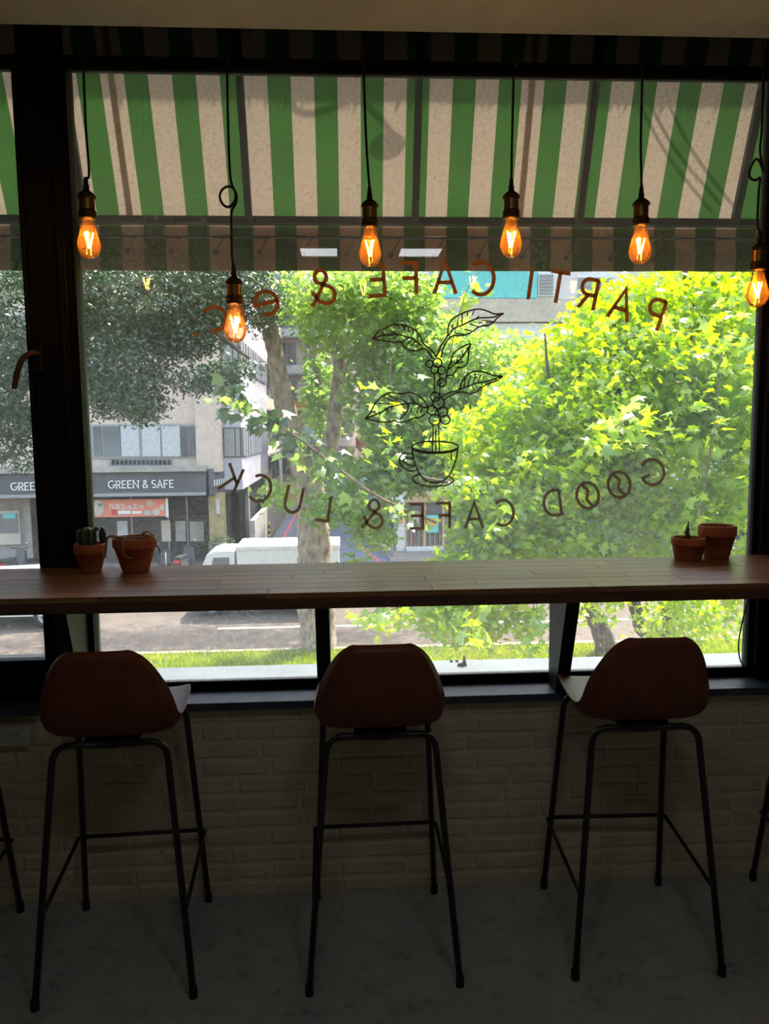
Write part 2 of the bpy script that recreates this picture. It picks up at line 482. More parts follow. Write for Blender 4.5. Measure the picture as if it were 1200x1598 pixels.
class MB:
    def __init__(self):
        self.v = []
        self.f = []
        self.smooth = []

    def add(self, vs_, fs, smooth=False):
        o = len(self.v)
        self.v += [tuple(p) for p in vs_]
        self.f += [tuple(i + o for i in f) for f in fs]
        self.smooth += [smooth] * len(fs)
        return self

    def box(self, x0, x1, y0, y1, z0, z1, ch=0.0):
        if x0 > x1: x0, x1 = x1, x0
        if y0 > y1: y0, y1 = y1, y0
        if z0 > z1: z0, z1 = z1, z0
        if ch <= 0:
            v = [(x0, y0, z0), (x1, y0, z0), (x1, y1, z0), (x0, y1, z0), (x0, y0, z1), (x1, y0, z1), (x1, y1, z1), (x0, y1, z1)]
            f = [(0, 3, 2, 1), (4, 5, 6, 7), (0, 1, 5, 4), (1, 2, 6, 5), (2, 3, 7, 6), (3, 0, 4, 7)]
            return self.add(v, f)
        bm = bmesh.new()
        bmesh.ops.create_cube(bm, size=1.0)
        for p in bm.verts:
            p.co = Vector(((x0 + x1) / 2 + p.co.x * (x1 - x0), (y0 + y1) / 2 + p.co.y * (y1 - y0), (z0 + z1) / 2 + p.co.z * (z1 - z0)))
        bmesh.ops.bevel(bm, geom=list(bm.edges), offset=ch, segments=1 if ch < 0.004 else 2, affect='EDGES', profile=0.5)
        return self.addbm(bm)

    def addbm(self, bm, smooth=False):
        bm.verts.index_update()
        self.add([p.co[:] for p in bm.verts], [[q.index for q in f.verts] for f in bm.faces], smooth)
        bm.free()
        return self

    def prism(self, pts, axis, a, b):
        """pts: 2-D outline; extruded along axis from a to b. axis 'x': (y,z), 'y': (x,z), 'z': (x,y)"""
        def P(p, t):
            return {'x': (t, p[0], p[1]), 'y': (p[0], t, p[1]), 'z': (p[0], p[1], t)}[axis]
        n = len(pts)
        v = [P(p, a) for p in pts] + [P(p, b) for p in pts]
        f = [tuple(range(n - 1, -1, -1)), tuple(range(n, 2 * n))]
        f += [(i, (i + 1) % n, n + (i + 1) % n, n + i) for i in range(n)]
        return self.add(v, f)

    def tube(self, pts, r, n=8, cap=True, smooth=True):
        pts = [Vector(p) for p in pts]
        rs = r if isinstance(r, (list, tuple)) else [r] * len(pts)
        rings = []
        t0 = (pts[1] - pts[0]).normalized()
        ref = Vector((0, 0, 1)) if abs(t0.z) < 0.9 else Vector((1, 0, 0))
        u = t0.cross(ref).normalized()
        for i, p in enumerate(pts):
            if i == 0: t = t0
            elif i == len(pts) - 1: t = (pts[i] - pts[i - 1]).normalized()
            else: t = ((pts[i + 1] - p).normalized() + (p - pts[i - 1]).normalized()).normalized()
            u = (u - t * u.dot(t)).normalized()
            w = t.cross(u)
            rings.append([p + (u * math.cos(2 * PI * k / n) + w * math.sin(2 * PI * k / n)) * rs[i] for k in range(n)])
        v = [q for R_ in rings for q in R_]
        f = []
        for i in range(len(rings) - 1):
            for k in range(n):
                a, b = i * n + k, i * n + (k + 1) % n
                f.append((a, b, b + n, a + n))
        self.add(v, f, smooth)
        if cap:
            o = len(self.v) - len(v)
            self.f.append(tuple(o + k for k in range(n - 1, -1, -1)))
            self.f.append(tuple(o + (len(rings) - 1) * n + k for k in range(n)))
            self.smooth += [False, False]
        return self

    def lathe(self, prof, c=(0, 0, 0), n=24, smooth=True, closed=False):
        v = []
        for (r, z) in prof:
            for k in range(n):
                a = 2 * PI * k / n
                v.append((c[0] + r * math.cos(a), c[1] + r * math.sin(a), c[2] + z))
        f = []
        m_ = len(prof)
        for i in range(m_ - 1 if not closed else m_):
            j = (i + 1) % m_
            for k in range(n):
                k2 = (k + 1) % n
                f.append((i * n + k, i * n + k2, j * n + k2, j * n + k))
        return self.add(v, f, smooth)

    def sphere(self, c, r, sc=(1, 1, 1), seg=12, rings=8):
        bm = bmesh.new()
        bmesh.ops.create_uvsphere(bm, u_segments=seg, v_segments=rings, radius=r)
        for p in bm.verts:
            p.co = Vector((c[0] + p.co.x * sc[0], c[1] + p.co.y * sc[1], c[2] + p.co.z * sc[2]))
        return self.addbm(bm, True)

    def mesh(self, name):
        me = bpy.data.meshes.new(name)
        me.from_pydata(self.v, [], self.f)
        me.polygons.foreach_set('use_smooth', self.smooth)
        me.update()
        return me

    def build(self, name, material, parent=None, loc=None, rot=None):
        me = self.mesh(name)
        if material: me.materials.append(material)
        o = bpy.data.objects.new(name, me)
        C.objects.link(o)
        if parent is not None: o.parent = parent
        if loc is not None: o.location = loc
        if rot is not None: o.rotation_euler = rot
        return o


def tag(o, label=None, cat=None, group=None, kind=None):
    if label: o['label'] = label
    if cat: o['category'] = cat
    if group: o['group'] = group
    if kind: o['kind'] = kind
    return o


def empty(name, loc=(0, 0, 0), rz=0.0):
    o = bpy.data.objects.new(name, None)
    C.objects.link(o)
    o.location = loc
    o.rotation_euler = (0, 0, rz)
    o.empty_display_size = 0.1
    return o


def share(name, me, parent=None, loc=(0, 0, 0), rot=(0, 0, 0), scale=(1, 1, 1)):
    o = bpy.data.objects.new(name, me)
    C.objects.link(o)
    o.parent = parent
    o.location = loc
    o.rotation_euler = rot
    o.scale = scale
    return o


def copy_tree(o, parent=None):
    c = o.copy()
    C.objects.link(c)
    c.parent = parent
    for ch in list(o.children):
        copy_tree(ch, c)
    return c


def bez(pts, n=8):
    """Catmull-Rom through points"""
    P = [Vector(p) for p in pts]
    P = [P[0] * 2 - P[1]] + P + [P[-1] * 2 - P[-2]]
    out_ = []
    for i in range(1, len(P) - 2):
        for k in range(n):
            t = k / n
            a, b, c, d = P[i - 1], P[i], P[i + 1], P[i + 2]
            out_.append(0.5 * ((2 * b) + (c - a) * t + (2 * a - 5 * b + 4 * c - d) * t * t + (3 * b - a - 3 * c + d) * t ** 3))
    out_.append(P[-2])
    return out_


def struct(o):
    o['kind'] = 'structure'
    return o


def fast_mesh(name, V, T, material, smooth=True):
    """V (n,3) float, T (m,3) int -> mesh"""
    me = bpy.data.meshes.new(name)
    me.vertices.add(len(V))
    me.vertices.foreach_set('co', np.ascontiguousarray(V, dtype=np.float32).ravel())
    me.loops.add(len(T) * 3)
    me.loops.foreach_set('vertex_index', np.ascontiguousarray(T, dtype=np.int32).ravel())
    me.polygons.add(len(T))
    me.polygons.foreach_set('loop_start', np.arange(0, len(T) * 3, 3, dtype=np.int32))
    me.update(calc_edges=True)
    me.validate()
    if material: me.materials.append(material)
    return me

# ================================================================== the room
XL, XR, YB = -2.6, 3.2, -6.0
GLASS_Y = 0.10
SILL_Z = 0.636
CEIL_Z = at(600, 48.5, Y=-0.27).z
HEAD_Z = 2.486
LPX, RPX = -0.766, 1.323          # main pane, left and right edge

struct(MB().box(XL, XR, YB, 0.22, -0.12, 0.0).build('floor', M['floor']))
ceil = struct(MB().box(XL, XR, YB, -0.27, CEIL_Z, CEIL_Z + 0.5).build('ceiling', M['plaster']))
struct(MB().box(XL, XR, -0.27, 0.22, 2.86, CEIL_Z + 0.5).build('trim_1', M['header']))
struct(MB().box(XL - 0.15, XL, YB, 0.22, -0.12, CEIL_Z + 0.5).build('wall_left', M['roomwall']))
struct(MB().box(XR, XR + 0.15, YB, 0.22, -0.12, CEIL_Z + 0.5).build('wall_right', M['roomwall']))
struct(MB().box(XL, XR, YB - 0.15, YB, -0.12, CEIL_Z + 0.5).build('wall_back', M['roomwall']))

# brick wall below the sill: a mortar bed with every brick standing proud
wall = struct(MB().box(XL, XR, 0.006, 0.22, 0.0, 0.612).build('wall_front', M['mortar']))
PITCH_Z, PITCH_X, JO = 0.0565, 0.212, 0.011


def brick_mesh(L, H):
    mb = MB()
    x, z, y0, y1, c = L / 2, H / 2, 0.02, -0.0035, 0.006
    v = [(-x, y0, -z), (x, y0, -z), (x, y0, z), (-x, y0, z), (-x, 0.001, -z), (x, 0.001, -z), (x, 0.001, z), (-x, 0.001, z),
         (-x + c, y1, -z + c), (x - c, y1, -z + c), (x - c, y1, z - c), (-x + c, y1, z - c)]
    f = []
    for a in (0, 4):
        for k in range(4):
            f.append((a + k, a + (k + 1) % 4, a + 4 + (k + 1) % 4, a + 4 + k))
    f.append((8, 9, 10, 11))
    mb.add(v, f)
    me = mb.mesh('brick')
    me.materials.append(M['brickpaint'])
    return me


bm_full = brick_mesh(PITCH_X - JO, PITCH_Z - JO)
bm_half = brick_mesh(PITCH_X / 2 - JO, PITCH_Z - JO)
for r in range(11):
    z = 0.612 - (r + 0.5) * PITCH_Z
    if z < 0.01: break
    off = (r % 2) * PITCH_X / 2 + random.uniform(-0.018, 0.018)
    x = -2.05 + off
    while x < 2.35:
        half = random.random() < 0.06
        L = PITCH_X / 2 if half else PITCH_X
        share('brick', bm_half if half else bm_full, wall, (x + L / 2, 0.004 + random.uniform(-0.0015, 0.001), z),
              (random.uniform(-.008, .008), random.uniform(-.006, .006), random.uniform(-.006, .006)))
        x += L

# sill ledge
sill = struct(MB().box(XL, XR, -0.037, 0.105, 0.612, SILL_Z, 0.003).build('trim_2', M['sill']))
struct(MB().box(XL, XR, 0.105, 0.155, 0.55, 0.63).build('trim_3', M['frame']))
# wall above the window head
struct(MB().box(XL, XR, 0.075, 0.22, 2.70, 2.86).build('trim_4', M['header']))

# ------------------------------------------------------------------ main window
w1 = struct(MB().box(RPX, RPX + 0.055, 0.055, 0.125, SILL_Z, HEAD_Z, 0.003)
            .box(LPX - 0.03, LPX, 0.07, 0.12, SILL_Z, HEAD_Z, 0.003)
            .box(LPX - 0.03, RPX + 0.055, 0.086, 0.125, SILL_Z, 0.650, 0.002)
            .box(LPX, RPX, 0.090, 0.12, 0.650, 0.662, 0.002).build('window_1', M['frame']))
MB().box(LPX - 0.006, LPX, 0.055, 0.07, SILL_Z + 0.018, HEAD_Z, 0.001).build('glazing_bead', M['frame'], w1)
MB().box(LPX - 0.05, LPX - 0.038, 0.05, 0.07, SILL_Z, HEAD_Z, 0.002).build('glazing_bead', M['frame'], w1)
MB().box(RPX - 0.014, RPX, 0.082, 0.12, 0.663, HEAD_Z, 0.002).build('glazing_bead', M['frame'], w1)
MB().box(LPX - 0.006, RPX + 0.01, GLASS_Y - 0.002, GLASS_Y + 0.002, 0.64, HEAD_Z + 0.01).build('pane', M['pane'], w1)
# post between the windows
struct(MB().box(-0.905, LPX - 0.028, 0.062, 0.135, SILL_Z, 2.70, 0.004).build('trim_5', M['frame']))
# head rail with the dark filmed transom above
w2 = struct(MB().box(XL, XR, 0.085, 0.12, HEAD_Z, 2.522, 0.003).build('window_2', M['header']))
MB().box(XL, XR, 0.05, 0.16, 2.66, 2.70, 0.003).build('transom_rail', M['header'], w2)
MB().box(XL, XR, 0.098, 0.102, 2.522, 2.66).build('pane', M['tint'], w2)
MB().box(-0.875, -0.835, 0.03, 0.075, 2.50, 2.70, 0.003).build('transom_catch', M['frame'], w2)
# opening window on the left
LX0, LX1 = -1.62, -0.905
w3 = struct(MB().box(LX0 - 0.06, LX0, 0.055, 0.16, SILL_Z, HEAD_Z, 0.003)
            .box(LX0 - 0.06, LX1, 0.055, 0.16, SILL_Z, 0.715, 0.003).build('window_3', M['frame']))
sash = MB().box(LX0, LX1, 0.062, 0.14, 0.715, 0.738, 0.002).box(LX0, LX1, 0.066, 0.14, 0.738, 0.752, 0.002) \
    .box(LX1 - 0.010, LX1, 0.05, 0.14, 0.715, HEAD_Z, 0.002).build('sash', M['frame'], w3)
MB().box(LX0, LX1, GLASS_Y - 0.002, GLASS_Y + 0.002, 0.745, HEAD_Z + 0.01).build('pane', M['pane'], w3)
hd = empty('handle', (-0.879, 0.05, 1.665))
hd.parent = w3
hd['label'] = 'curved bronze lever handle'
MB().box(-0.02, 0.008, -0.012, 0.012, -0.045, 0.035, 0.003).build('mounting_plate', M['frame'], hd)
hp = bez([(0.0, -0.01, 0.012), (-0.012, -0.028, 0.012), (-0.035, -0.035, -0.005), (-0.052, -0.034, -0.04), (-0.066, -0.032, -0.09)], 6)
MB().tube(hp, [0.008] * 4 + [0.0085] * (len(hp) - 5) + [0.0075], 10).build('lever', M['bronze'], hd)
# window further right, beyond the frame edge
w4 = struct(MB().box(RPX + 0.055, RPX + 0.16, 0.055, 0.19, SILL_Z, 2.70, 0.004)
            .box(XR - 0.06, XR, 0.055, 0.16, SILL_Z, HEAD_Z, 0.003)
            .box(RPX + 0.16, XR, 0.055, 0.16, SILL_Z, 0.66, 0.003).build('window_4', M['frame']))
MB().box(RPX + 0.16, XR, GLASS_Y - 0.002, GLASS_Y + 0.002, 0.65, HEAD_Z + 0.01).build('pane', M['pane'], w4)
struct(MB().box(XL, LX0 - 0.06, 0.05, 0.22, SILL_Z, 2.70).build('trim_6', M['frame']))
# thin cable by the right frame
cb = [(RPX - 0.03, 0.06, 0.98), (RPX - 0.026, 0.055, 0.93), (RPX - 0.045, 0.055, 0.85), (RPX - 0.062, 0.05, 0.76), (RPX - 0.055, 0.05, 0.70), (RPX - 0.03, 0.055, 0.665)]
tag(MB().tube(bez(cb, 6), 0.0022, 6).build('cable', M['cord']), 'thin black cable looping down beside the right window frame', 'cable')

# outside ledge just below the glass
struct(MB().box(XL, XR, 0.155, 0.40, 0.50, 0.615, 0.004).build('ledge', M['ledge']))
lb = at(723, 1047, Y=0.33)
br_ = empty('ledge_bracket', (lb.x, 0.33, 0.615))
tag(br_, 'small grey metal bracket stub on the outside ledge', 'bracket')
MB().prism([(-0.02, 0), (0.012, 0), (0.004, 0.038), (0.0, 0.038), (-0.003, 0.012), (-0.02, 0.01)], 'y', -0.006, 0.006).build('bracket_plate', M['steel'], br_)
MB().lathe([(0.0, 0), (0.006, 0), (0.006, 0.006), (0, 0.008)], (-0.035, 0.05, 0), 8).build('bolt', M['steel'], br_)
MB().lathe([(0.0, 0), (0.006, 0), (0.006, 0.006), (0, 0.008)], (-0.015, 0.05, 0), 8).build('bolt', M['steel'], br_)

# cafe front wall outside
struct(MB().box(XL - 4, XR + 4, 0.225, 0.30, -3.6, 0.50).build('wall_outside', M['concrete']))
struct(MB().box(XL - 4, XR + 4, 0.225, 0.30, 2.74, 5.2).build('wall_outside_upper', M['concrete']))

# ------------------------------------------------------------------ counter
CT_Z, CT_T, CT_Y0, CT_Y1 = 1.04, 0.042, -0.375, 0.058
CX0, CX1 = -2.4, 3.0
counter = empty('bar_counter', (0, 0, CT_Z - CT_T))
tag(counter, 'long reddish brown wooden bar counter running below the window', 'counter')
MB().box(CX0, CX1, CT_Y0 + 0.001, CT_Y1, 0.0, CT_T - 0.014).build('counter_core', M['wooddark'], counter)
NR = 7
SW = (CT_Y1 - CT_Y0) / NR
smesh = {}
for L in (0.42, 0.56, 0.68, 0.80):
    mb = MB().box(-L / 2 + 0.0004, L / 2 - 0.0004, -SW / 2 + 0.0004, SW / 2 - 0.0004, -0.007, 0.007, 0.0007)
    me = mb.mesh('stave')
    me.materials.append(M['wood'])
    smesh[L] = me
for r in range(NR):
    x = CX0 + random.uniform(-0.4, 0.0)
    while x < CX1:
        L = random.choice(list(smesh))
        if x + L > CX0 + 0.3:
            share('stave', smesh[L], counter, (x + L / 2, CT_Y0 + (r + 0.5) * SW, CT_T - 0.007 + random.uniform(-0.0002, 0.0002)))
        x += L
# supports under the counter
for x, side, lab in ((-0.80, 1, 'black slanted counter support plate beside the left window post'),
                     (-0.064, 1, 'black slanted counter support plate above the middle stool'),
                     (0.665, -1, 'black slanted counter support plate right of the middle stool'),
                     (1.42, -1, 'black slanted counter support plate at the right window frame')):
    o = empty('counter_support', (x, 0, SILL_Z))
    tag(o, lab, 'support', 'counter support plates')
    MB().prism([(-0.024, 0.0), (0.052, 0.0), (0.052, CT_Z - CT_T - SILL_Z), (-0.15, CT_Z - CT_T - SILL_Z)], 'x', -0.02, 0.02).build('support_plate', M['bracket'], o)

# wall socket strip
ws = empty('wall_socket', (-1.0, 0.0, 0.55))
tag(ws, 'cream double power socket on the brick wall below the sill', 'socket')
MB().box(-0.14, 0.062, -0.032, 0.004, -0.03, 0.031, 0.004).build('socket_box', M['plastic'], ws)
for dx in (-0.095, -0.035, 0.018):
    fc = MB().box(dx - 0.016, dx + 0.016, -0.0335, -0.031, -0.018, 0.018, 0.001).build('socket_face', M['plastic'], ws)
    for sx, sz, h in ((-0.006, 0.004, 0.008), (0.006, 0.004, 0.0065), (0.0, -0.009, 0.004)):
        MB().box(dx + sx - 0.0012, dx + sx + 0.0012, -0.0342, -0.033, sz - h / 2, sz + h / 2).build('slot', M['slot'], fc)

# ------------------------------------------------------------------ bar stools


def shell_mesh():
    prof = [(.206, .668, .085), (.205, .682, .125), (.188, .694, .152), (.14, .699, .168), (.07, .695, .175), (0.0, .690, .177), (-.06, .689, .177),
            (-.11, .696, .176), (-.145, .716, .174), (-.166, .748, .170), (-.180, .79, .160), (-.190, .835, .144), (-.197, .878, .123),
            (-.201, .907, .099), (-.202, .921, .070)]
    NU = 12
    n = len(prof)
    P = np.array([(p[0], p[1]) for p in prof])
    T = np.gradient(P, axis=0)
    T /= np.linalg.norm(T, axis=1)[:, None]
    Nn = np.stack([T[:, 1], -T[:, 0]], 1)          # facing the sitter
    for i in range(n):
        if Nn[i, 1] < 0 and i < 7: Nn[i] *= -1
        if i >= 7 and Nn[i, 0] < 0: Nn[i] *= -1
    top, bot = [], []
    for i in range(n):
        lift = 0.020 + 0.020 * max(0, min(1, (i - 6) / 4.0))
        if i < 3: lift *= 0.4
        if i > 10: lift *= (0.7, 0.45, 0.22, 0.1)[i - 11]
        for j in range(NU + 1):
            u = -1 + 2 * j / NU
            e = abs(u) ** 3.2 * lift
            thick = 0.030 * (1 - 0.55 * abs(u) ** 6) * (0.55 if i in (0, n - 1) else 1)
            x = prof[i][2] * math.sin(u * PI / 2 * 0.92) / math.sin(PI / 2 * 0.92)
            y = P[i, 0] + Nn[i, 0] * e
            z = P[i, 1] + Nn[i, 1] * e
            top.append((x, y, z))
            bot.append((x * (1 - 0.04 * abs(u)), y - Nn[i, 0] * thick, z - Nn[i, 1] * thick))
    mb = MB()
    W = NU + 1
    f = []
    N = n * W
    for i in range(n - 1):
        for j in range(NU):
            a = i * W + j
            f.append((a, a + 1, a + W + 1, a + W))
            f.append((N + a, N + a + W, N + a + W + 1, N + a + 1))
    for i in range(n - 1):
        a, b = i * W, (i + 1) * W
        f.append((a, b, N + b, N + a))
        a, b = i * W + NU, (i + 1) * W + NU
        f.append((b, a, N + a, N + b))
    for j in range(NU):
        a = j
        f.append((a + 1, a, N + a, N + a + 1))
        a = (n - 1) * W + j
        f.append((a, a + 1, N + a + 1, N + a))
    mb.add(top + bot, f, True)
    bm = bmesh.new()
    me = mb.mesh('seat_shell')
    bm.from_mesh(me)
    bmesh.ops.recalc_face_normals(bm, faces=list(bm.faces))
    bm.to_mesh(me)
    bm.free()
    return me


def make_stool():
    root = empty('bar_stool', (0, 0, 0))
    me = shell_mesh()
    me.materials.append(M['leather'])
    sh = share('seat_shell', me, root)
    ss = sh.modifiers.new('subdivision', 'SUBSURF')
    ss.levels = 2
    ss.render_levels = 2
    r = 0.0088

    def half(y_top, z_top, hx_top, y_foot, hx_foot, s):
        """one leg with its bend up to the middle of the seat"""
        foot = Vector((s * hx_foot, y_foot, 0.012))
        knee = Vector((s * hx_top, y_top, z_top))
        d = (foot - knee).normalized()
        rad = 0.045
        p0 = knee + d * rad
        p2 = knee + Vector((-s * rad, 0, 0))
        pts = [foot]
        for k in range(7):
            t = k / 6
            pts.append(p0 * (1 - t) ** 2 + knee * 2 * t * (1 - t) + p2 * t * t)
        pts.append(Vector((0, y_top, z_top - 0.004)))
        return pts

    legs = []
    for (yt, zt, hx, yf, hf) in ((-0.135, 0.658, 0.140, -0.208, 0.196), (0.11, 0.664, 0.150, 0.200, 0.183)):
        for s in (-1, 1):
            pts = half(yt, zt, hx, yf, hf, s)
            lg = MB().tube(pts, r, 10).build('leg', M['legmetal'], root)
            MB().tube([pts[0] + Vector((0, 0, 0.016)), pts[0] - Vector((0, 0, 0.012))], [0.0105, 0.0115], 10).build('foot_cap', M['rubber'], lg)
            legs.append((Vector((s * hx, yt, zt)), Vector((s * hf, yf, 0.012))))

    def on(leg, z):
        a, b = leg
        t = (a.z - z) / (a.z - b.z)
        return a + (b - a) * t

    fl, fr_ = on(legs[2], 0.247), on(legs[3], 0.247)
    bl, br2 = on(legs[0], 0.222), on(legs[1], 0.222)
    o = Vector((0.013, 0, 0))
    MB().tube([fl - o * 0.3 + Vector((0, .006, 0)), fr_ + o * 0.3 + Vector((0, .006, 0))], 0.0062, 8).build('footrest', M['legmetal'], root)
    MB().tube([fl - o, bl - o * 0.2], 0.0055, 8).build('side_bar', M['legmetal'], root)
    MB().tube([fr_ + o, br2 + o * 0.2], 0.0055, 8).build('side_bar', M['legmetal'], root)
    MB().box(-0.07, 0.07, -0.12, 0.115, 0.656, 0.666, 0.003).build('mounting_plate', M['legmetal'], root)
    return root


stool0 = make_stool()
spots = [(-0.608, -0.232, 2.5, 'brown leather bar stool with black legs, below the cactus pots on the left'),
         (0.088, -0.232, 0.8, 'brown leather bar stool with black legs, the middle one of three'),
         (0.795, -0.232, -1.5, 'brown leather bar stool with black legs, its pale seat edge showing on the left'),
         (-1.17, -0.245, 3.0, 'bar stool cut off by the left edge, only black leg tubes showing'),
         (1.47, -0.24, -2.0, 'bar stool cut off by the right edge, only a black leg showing')]
for i, (x, y, a, lab) in enumerate(spots):
    o = stool0 if i == 0 else copy_tree(stool0)
    o.location = (x, y, 0)
    o.rotation_euler = (0, 0, math.radians(a))
    tag(o, lab, 'stool', 'bar stools at the window counter')

# ------------------------------------------------------------------ pendant lamps


def make_pendant():
    """local origin at the bottom of the bulb"""
    root = empty('pendant_lamp', (0, 0, 0))
    g = [(0.0005, 0.0), (0.010, 0.0015), (0.019, 0.007), (0.026, 0.018), (0.0292, 0.031), (0.0280, 0.043), (0.0232, 0.060), (0.0180, 0.079), (0.0148, 0.096), (0.0138, 0.106)]
    bulb = MB().lathe(g, n=28).build('bulb', M['bulbglass'], root)
    fil = MB()
    for a in (0.15, 0.15 + PI * 0.66, 0.15 + PI * 1.33):
        ca, sa = math.cos(a), math.sin(a)
        fil.tube([(0.011 * ca - 0.002 * sa, 0.011 * sa + 0.002 * ca, 0.066), (0.003 * ca, 0.003 * sa, 0.027), (0.011 * ca + 0.006 * -sa, 0.011 * sa + 0.006 * ca, 0.066)], 0.0010, 5)
    fil.build('filament', M['filament'], bulb)
    MB().lathe([(0.0035, 0.10), (0.004, 0.075), (0.002, 0.068), (0.0018, 0.026), (0.0, 0.0255)], n=8).build('glass_stem', M['bulbglass'], bulb)
    MB().lathe([(0.0, 0.098), (0.0165, 0.098), (0.0225, 0.101), (0.0235, 0.107), (0.0205, 0.110), (0.0225, 0.114), (0.0225, 0.118), (0.0195, 0.122)], n=24).build('socket_ring', M['darkbrass'], root)
    MB().lathe([(0.0195, 0.120), (0.0192, 0.148), (0.0195, 0.152)], n=24).build('socket', M['brass'], root)
    MB().lathe([(0.0195, 0.150), (0.0235, 0.153), (0.0225, 0.158), (0.016, 0.165), (0.010, 0.169), (0.007, 0.172), (0.0, 0.172)], n=24).build('socket_cap', M['darkbrass'], root)
    MB().lathe([(0.0075, 0.170), (0.0078, 0.182), (0.0058, 0.186), (0.0062, 0.190), (0.0045, 0.203), (0.0, 0.204)], n=12).build('strain_relief', M['cord'], root)
    return root


PEND_Y = -0.2
pend0 = make_pendant()
# bottom pixel of each bulb, cord path (pixels from strain relief up), label
pends = [((140, 404), [(139, 270), (134, 200), (131, 130), (129, 70), (128, 20)], 'bare filament bulb on a plain cord beside the left window post'),
         ((368, 535), None, 'lowest hanging filament bulb, its cord tied in one round loop'),
         ((578, 416), [(572, 230), (568, 130), (566, 60), (565, 10)], 'bare filament bulb on a straight cord, third from the left window post'),
         ((797, 402), None, 'bare filament bulb on a cord knotted up near the ceiling'),
         ((998, 412), [(1000, 220), (1002, 130), (1004, 60), (1005, 10)], 'bare filament bulb on a straight cord, second from the right edge'),
         ((1181, 480), None, 'filament bulb at the right edge, cord tied in a long loop')]
lamps = [pend0] + [copy_tree(pend0) for _ in pends[1:]]
for i, (b, path, lab) in enumerate(pends):
    o = lamps[i]
    p = at(b[0], b[1], Y=PEND_Y)
    o.location = p
    o.rotation_euler = (0, 0, 0.35 * i)
    tag(o, lab, 'pendant lamp', 'filament bulbs hanging over the counter')
    top = p + Vector((0, 0, 0.2))

    def q(x, y, dy=0.0):
        return at(x, y, Y=PEND_Y + dy)
    if i == 1:
        pts = [top, q(362, 400), q(361, 345), q(362, 328), q(368, 318, -.008), q(369, 305, -.01), q(364, 294, -.006), q(355, 291, 0), q(346, 297, .006), q(343, 308, .01),
               q(348, 319, .006), q(357, 323, -.002), q(366, 314, -.012), q(367, 300, .012), q(360, 280, .004), q(357, 230), q(355, 150), q(354, 90), q(352, 20)]
    elif i == 3:
        pts = [top, q(799, 220), q(801, 140), q(801, 108), q(800, 90, .006), q(801, 76, .01), q(806, 70, .004), q(808, 82, -.006), q(808, 98, -.008), q(805, 101, -.004), q(803, 88, -.01),
               q(803, 72, -.004), q(803, 56), q(803, 10)]
    elif i == 5:
        pts = [top, q(1182, 350), q(1184, 300), q(1186, 278, -.006), q(1180, 281, -.004), q(1172, 279), q(1169, 271, .004), q(1173, 258, .006), q(1181, 248, 0), q(1188, 258, -.008),
               q(1191, 268, -.01), q(1188, 250, .01), q(1186, 232, .006), q(1189, 200), q(1191, 130), q(1191, 60), q(1191, 10)]
    else:
        pts = [top] + [q(*c) for c in path]
    pts = bez(pts, 6)
    last = pts[-1]
    pts.append(Vector((last.x, last.y, 2.86)))
    inv = Matrix.Rotation(-0.35 * i, 4, 'Z')
    MB().tube([inv @ (v - p) for v in pts], 0.0033, 8).build('cord', M['cord'], o)
    MB().lathe([(0.0, 0.0), (0.022, 0.0), (0.022, -0.012), (0.006, -0.02), (0, -0.02)], n=16).build('ceiling_rose', M['cord'], o,
                                                                                                 loc=inv @ (Vector((last.x, last.y, 2.86)) - p))

# small ceiling panels of the room (they show as reflections in the glass)
for x0, x1, lab in ((-0.208, -0.01, 'small square ceiling panel light nearer the left wall'), (0.336, 0.56, 'small square ceiling panel light nearer the right wall')):
    o = empty('ceiling_light', ((x0 + x1) / 2, -1.875, CEIL_Z))
    tag(o, lab, 'ceiling light', 'ceiling panel lights')
    w = (x1 - x0) / 2
    MB().box(-w, w, -0.10, 0.10, -0.012, -0.002).build('diffuser', M['panel'], o)
    MB().box(-w - .012, -w, -.112, .112, -.016, 0).box(w, w + .012, -.112, .112, -.016, 0).box(-w, w, -.112, -.10, -.016, 0).box(-w, w, .10, .112, -.016, 0).build('frame', M['plastic'], o)

# ------------------------------------------------------------------ pots


def pot(name, px, py, yoff, rtop, rbot, h, rim, label, group='terracotta pots on the counter'):
    p = at(px, py, Z=CT_Z)
    o = empty(name, (p.x, p.y + yoff, CT_Z + 0.0005))
    tag(o, label, 'potted plant' if 'empty' not in label else 'pot', group)
    t = 0.006
    rr = rtop * 0.94
    prof = [(0.0, 0.0), (rbot, 0.0), (rbot + 0.001, 0.003), (rr, h - rim), (rtop - 0.001, h - rim), (rtop, h - rim + 0.003), (rtop, h - 0.003), (rtop - 0.002, h),
            (rtop - t, h), (rtop - t - 0.001, h - 0.004), (rr - t - 0.004, h - rim), (rr - t - 0.006, h - 0.022)]
    MB().lathe(prof, n=36).build('pot_body', M['terracotta'], o)
    MB().lathe([(rr - t - 0.003, h - 0.014), (rr * 0.5, h - 0.010), (0.0, h - 0.009)], n=20).build('soil', M['soil'], o)
    return o


S = 0.00186
p1 = pot('cactus_pot', 139, 894, 0.02, 0.0460, 0.0285, 0.083, 0.027, 'small terracotta pot with a round ribbed cactus beside the post')
# ribbed cactus


def crad(t):
    return (0.78 + 0.22 * min(1, t / 0.35)) * (1 - 0.95 * max(0, (t - 0.72) / 0.28) ** 3.5)


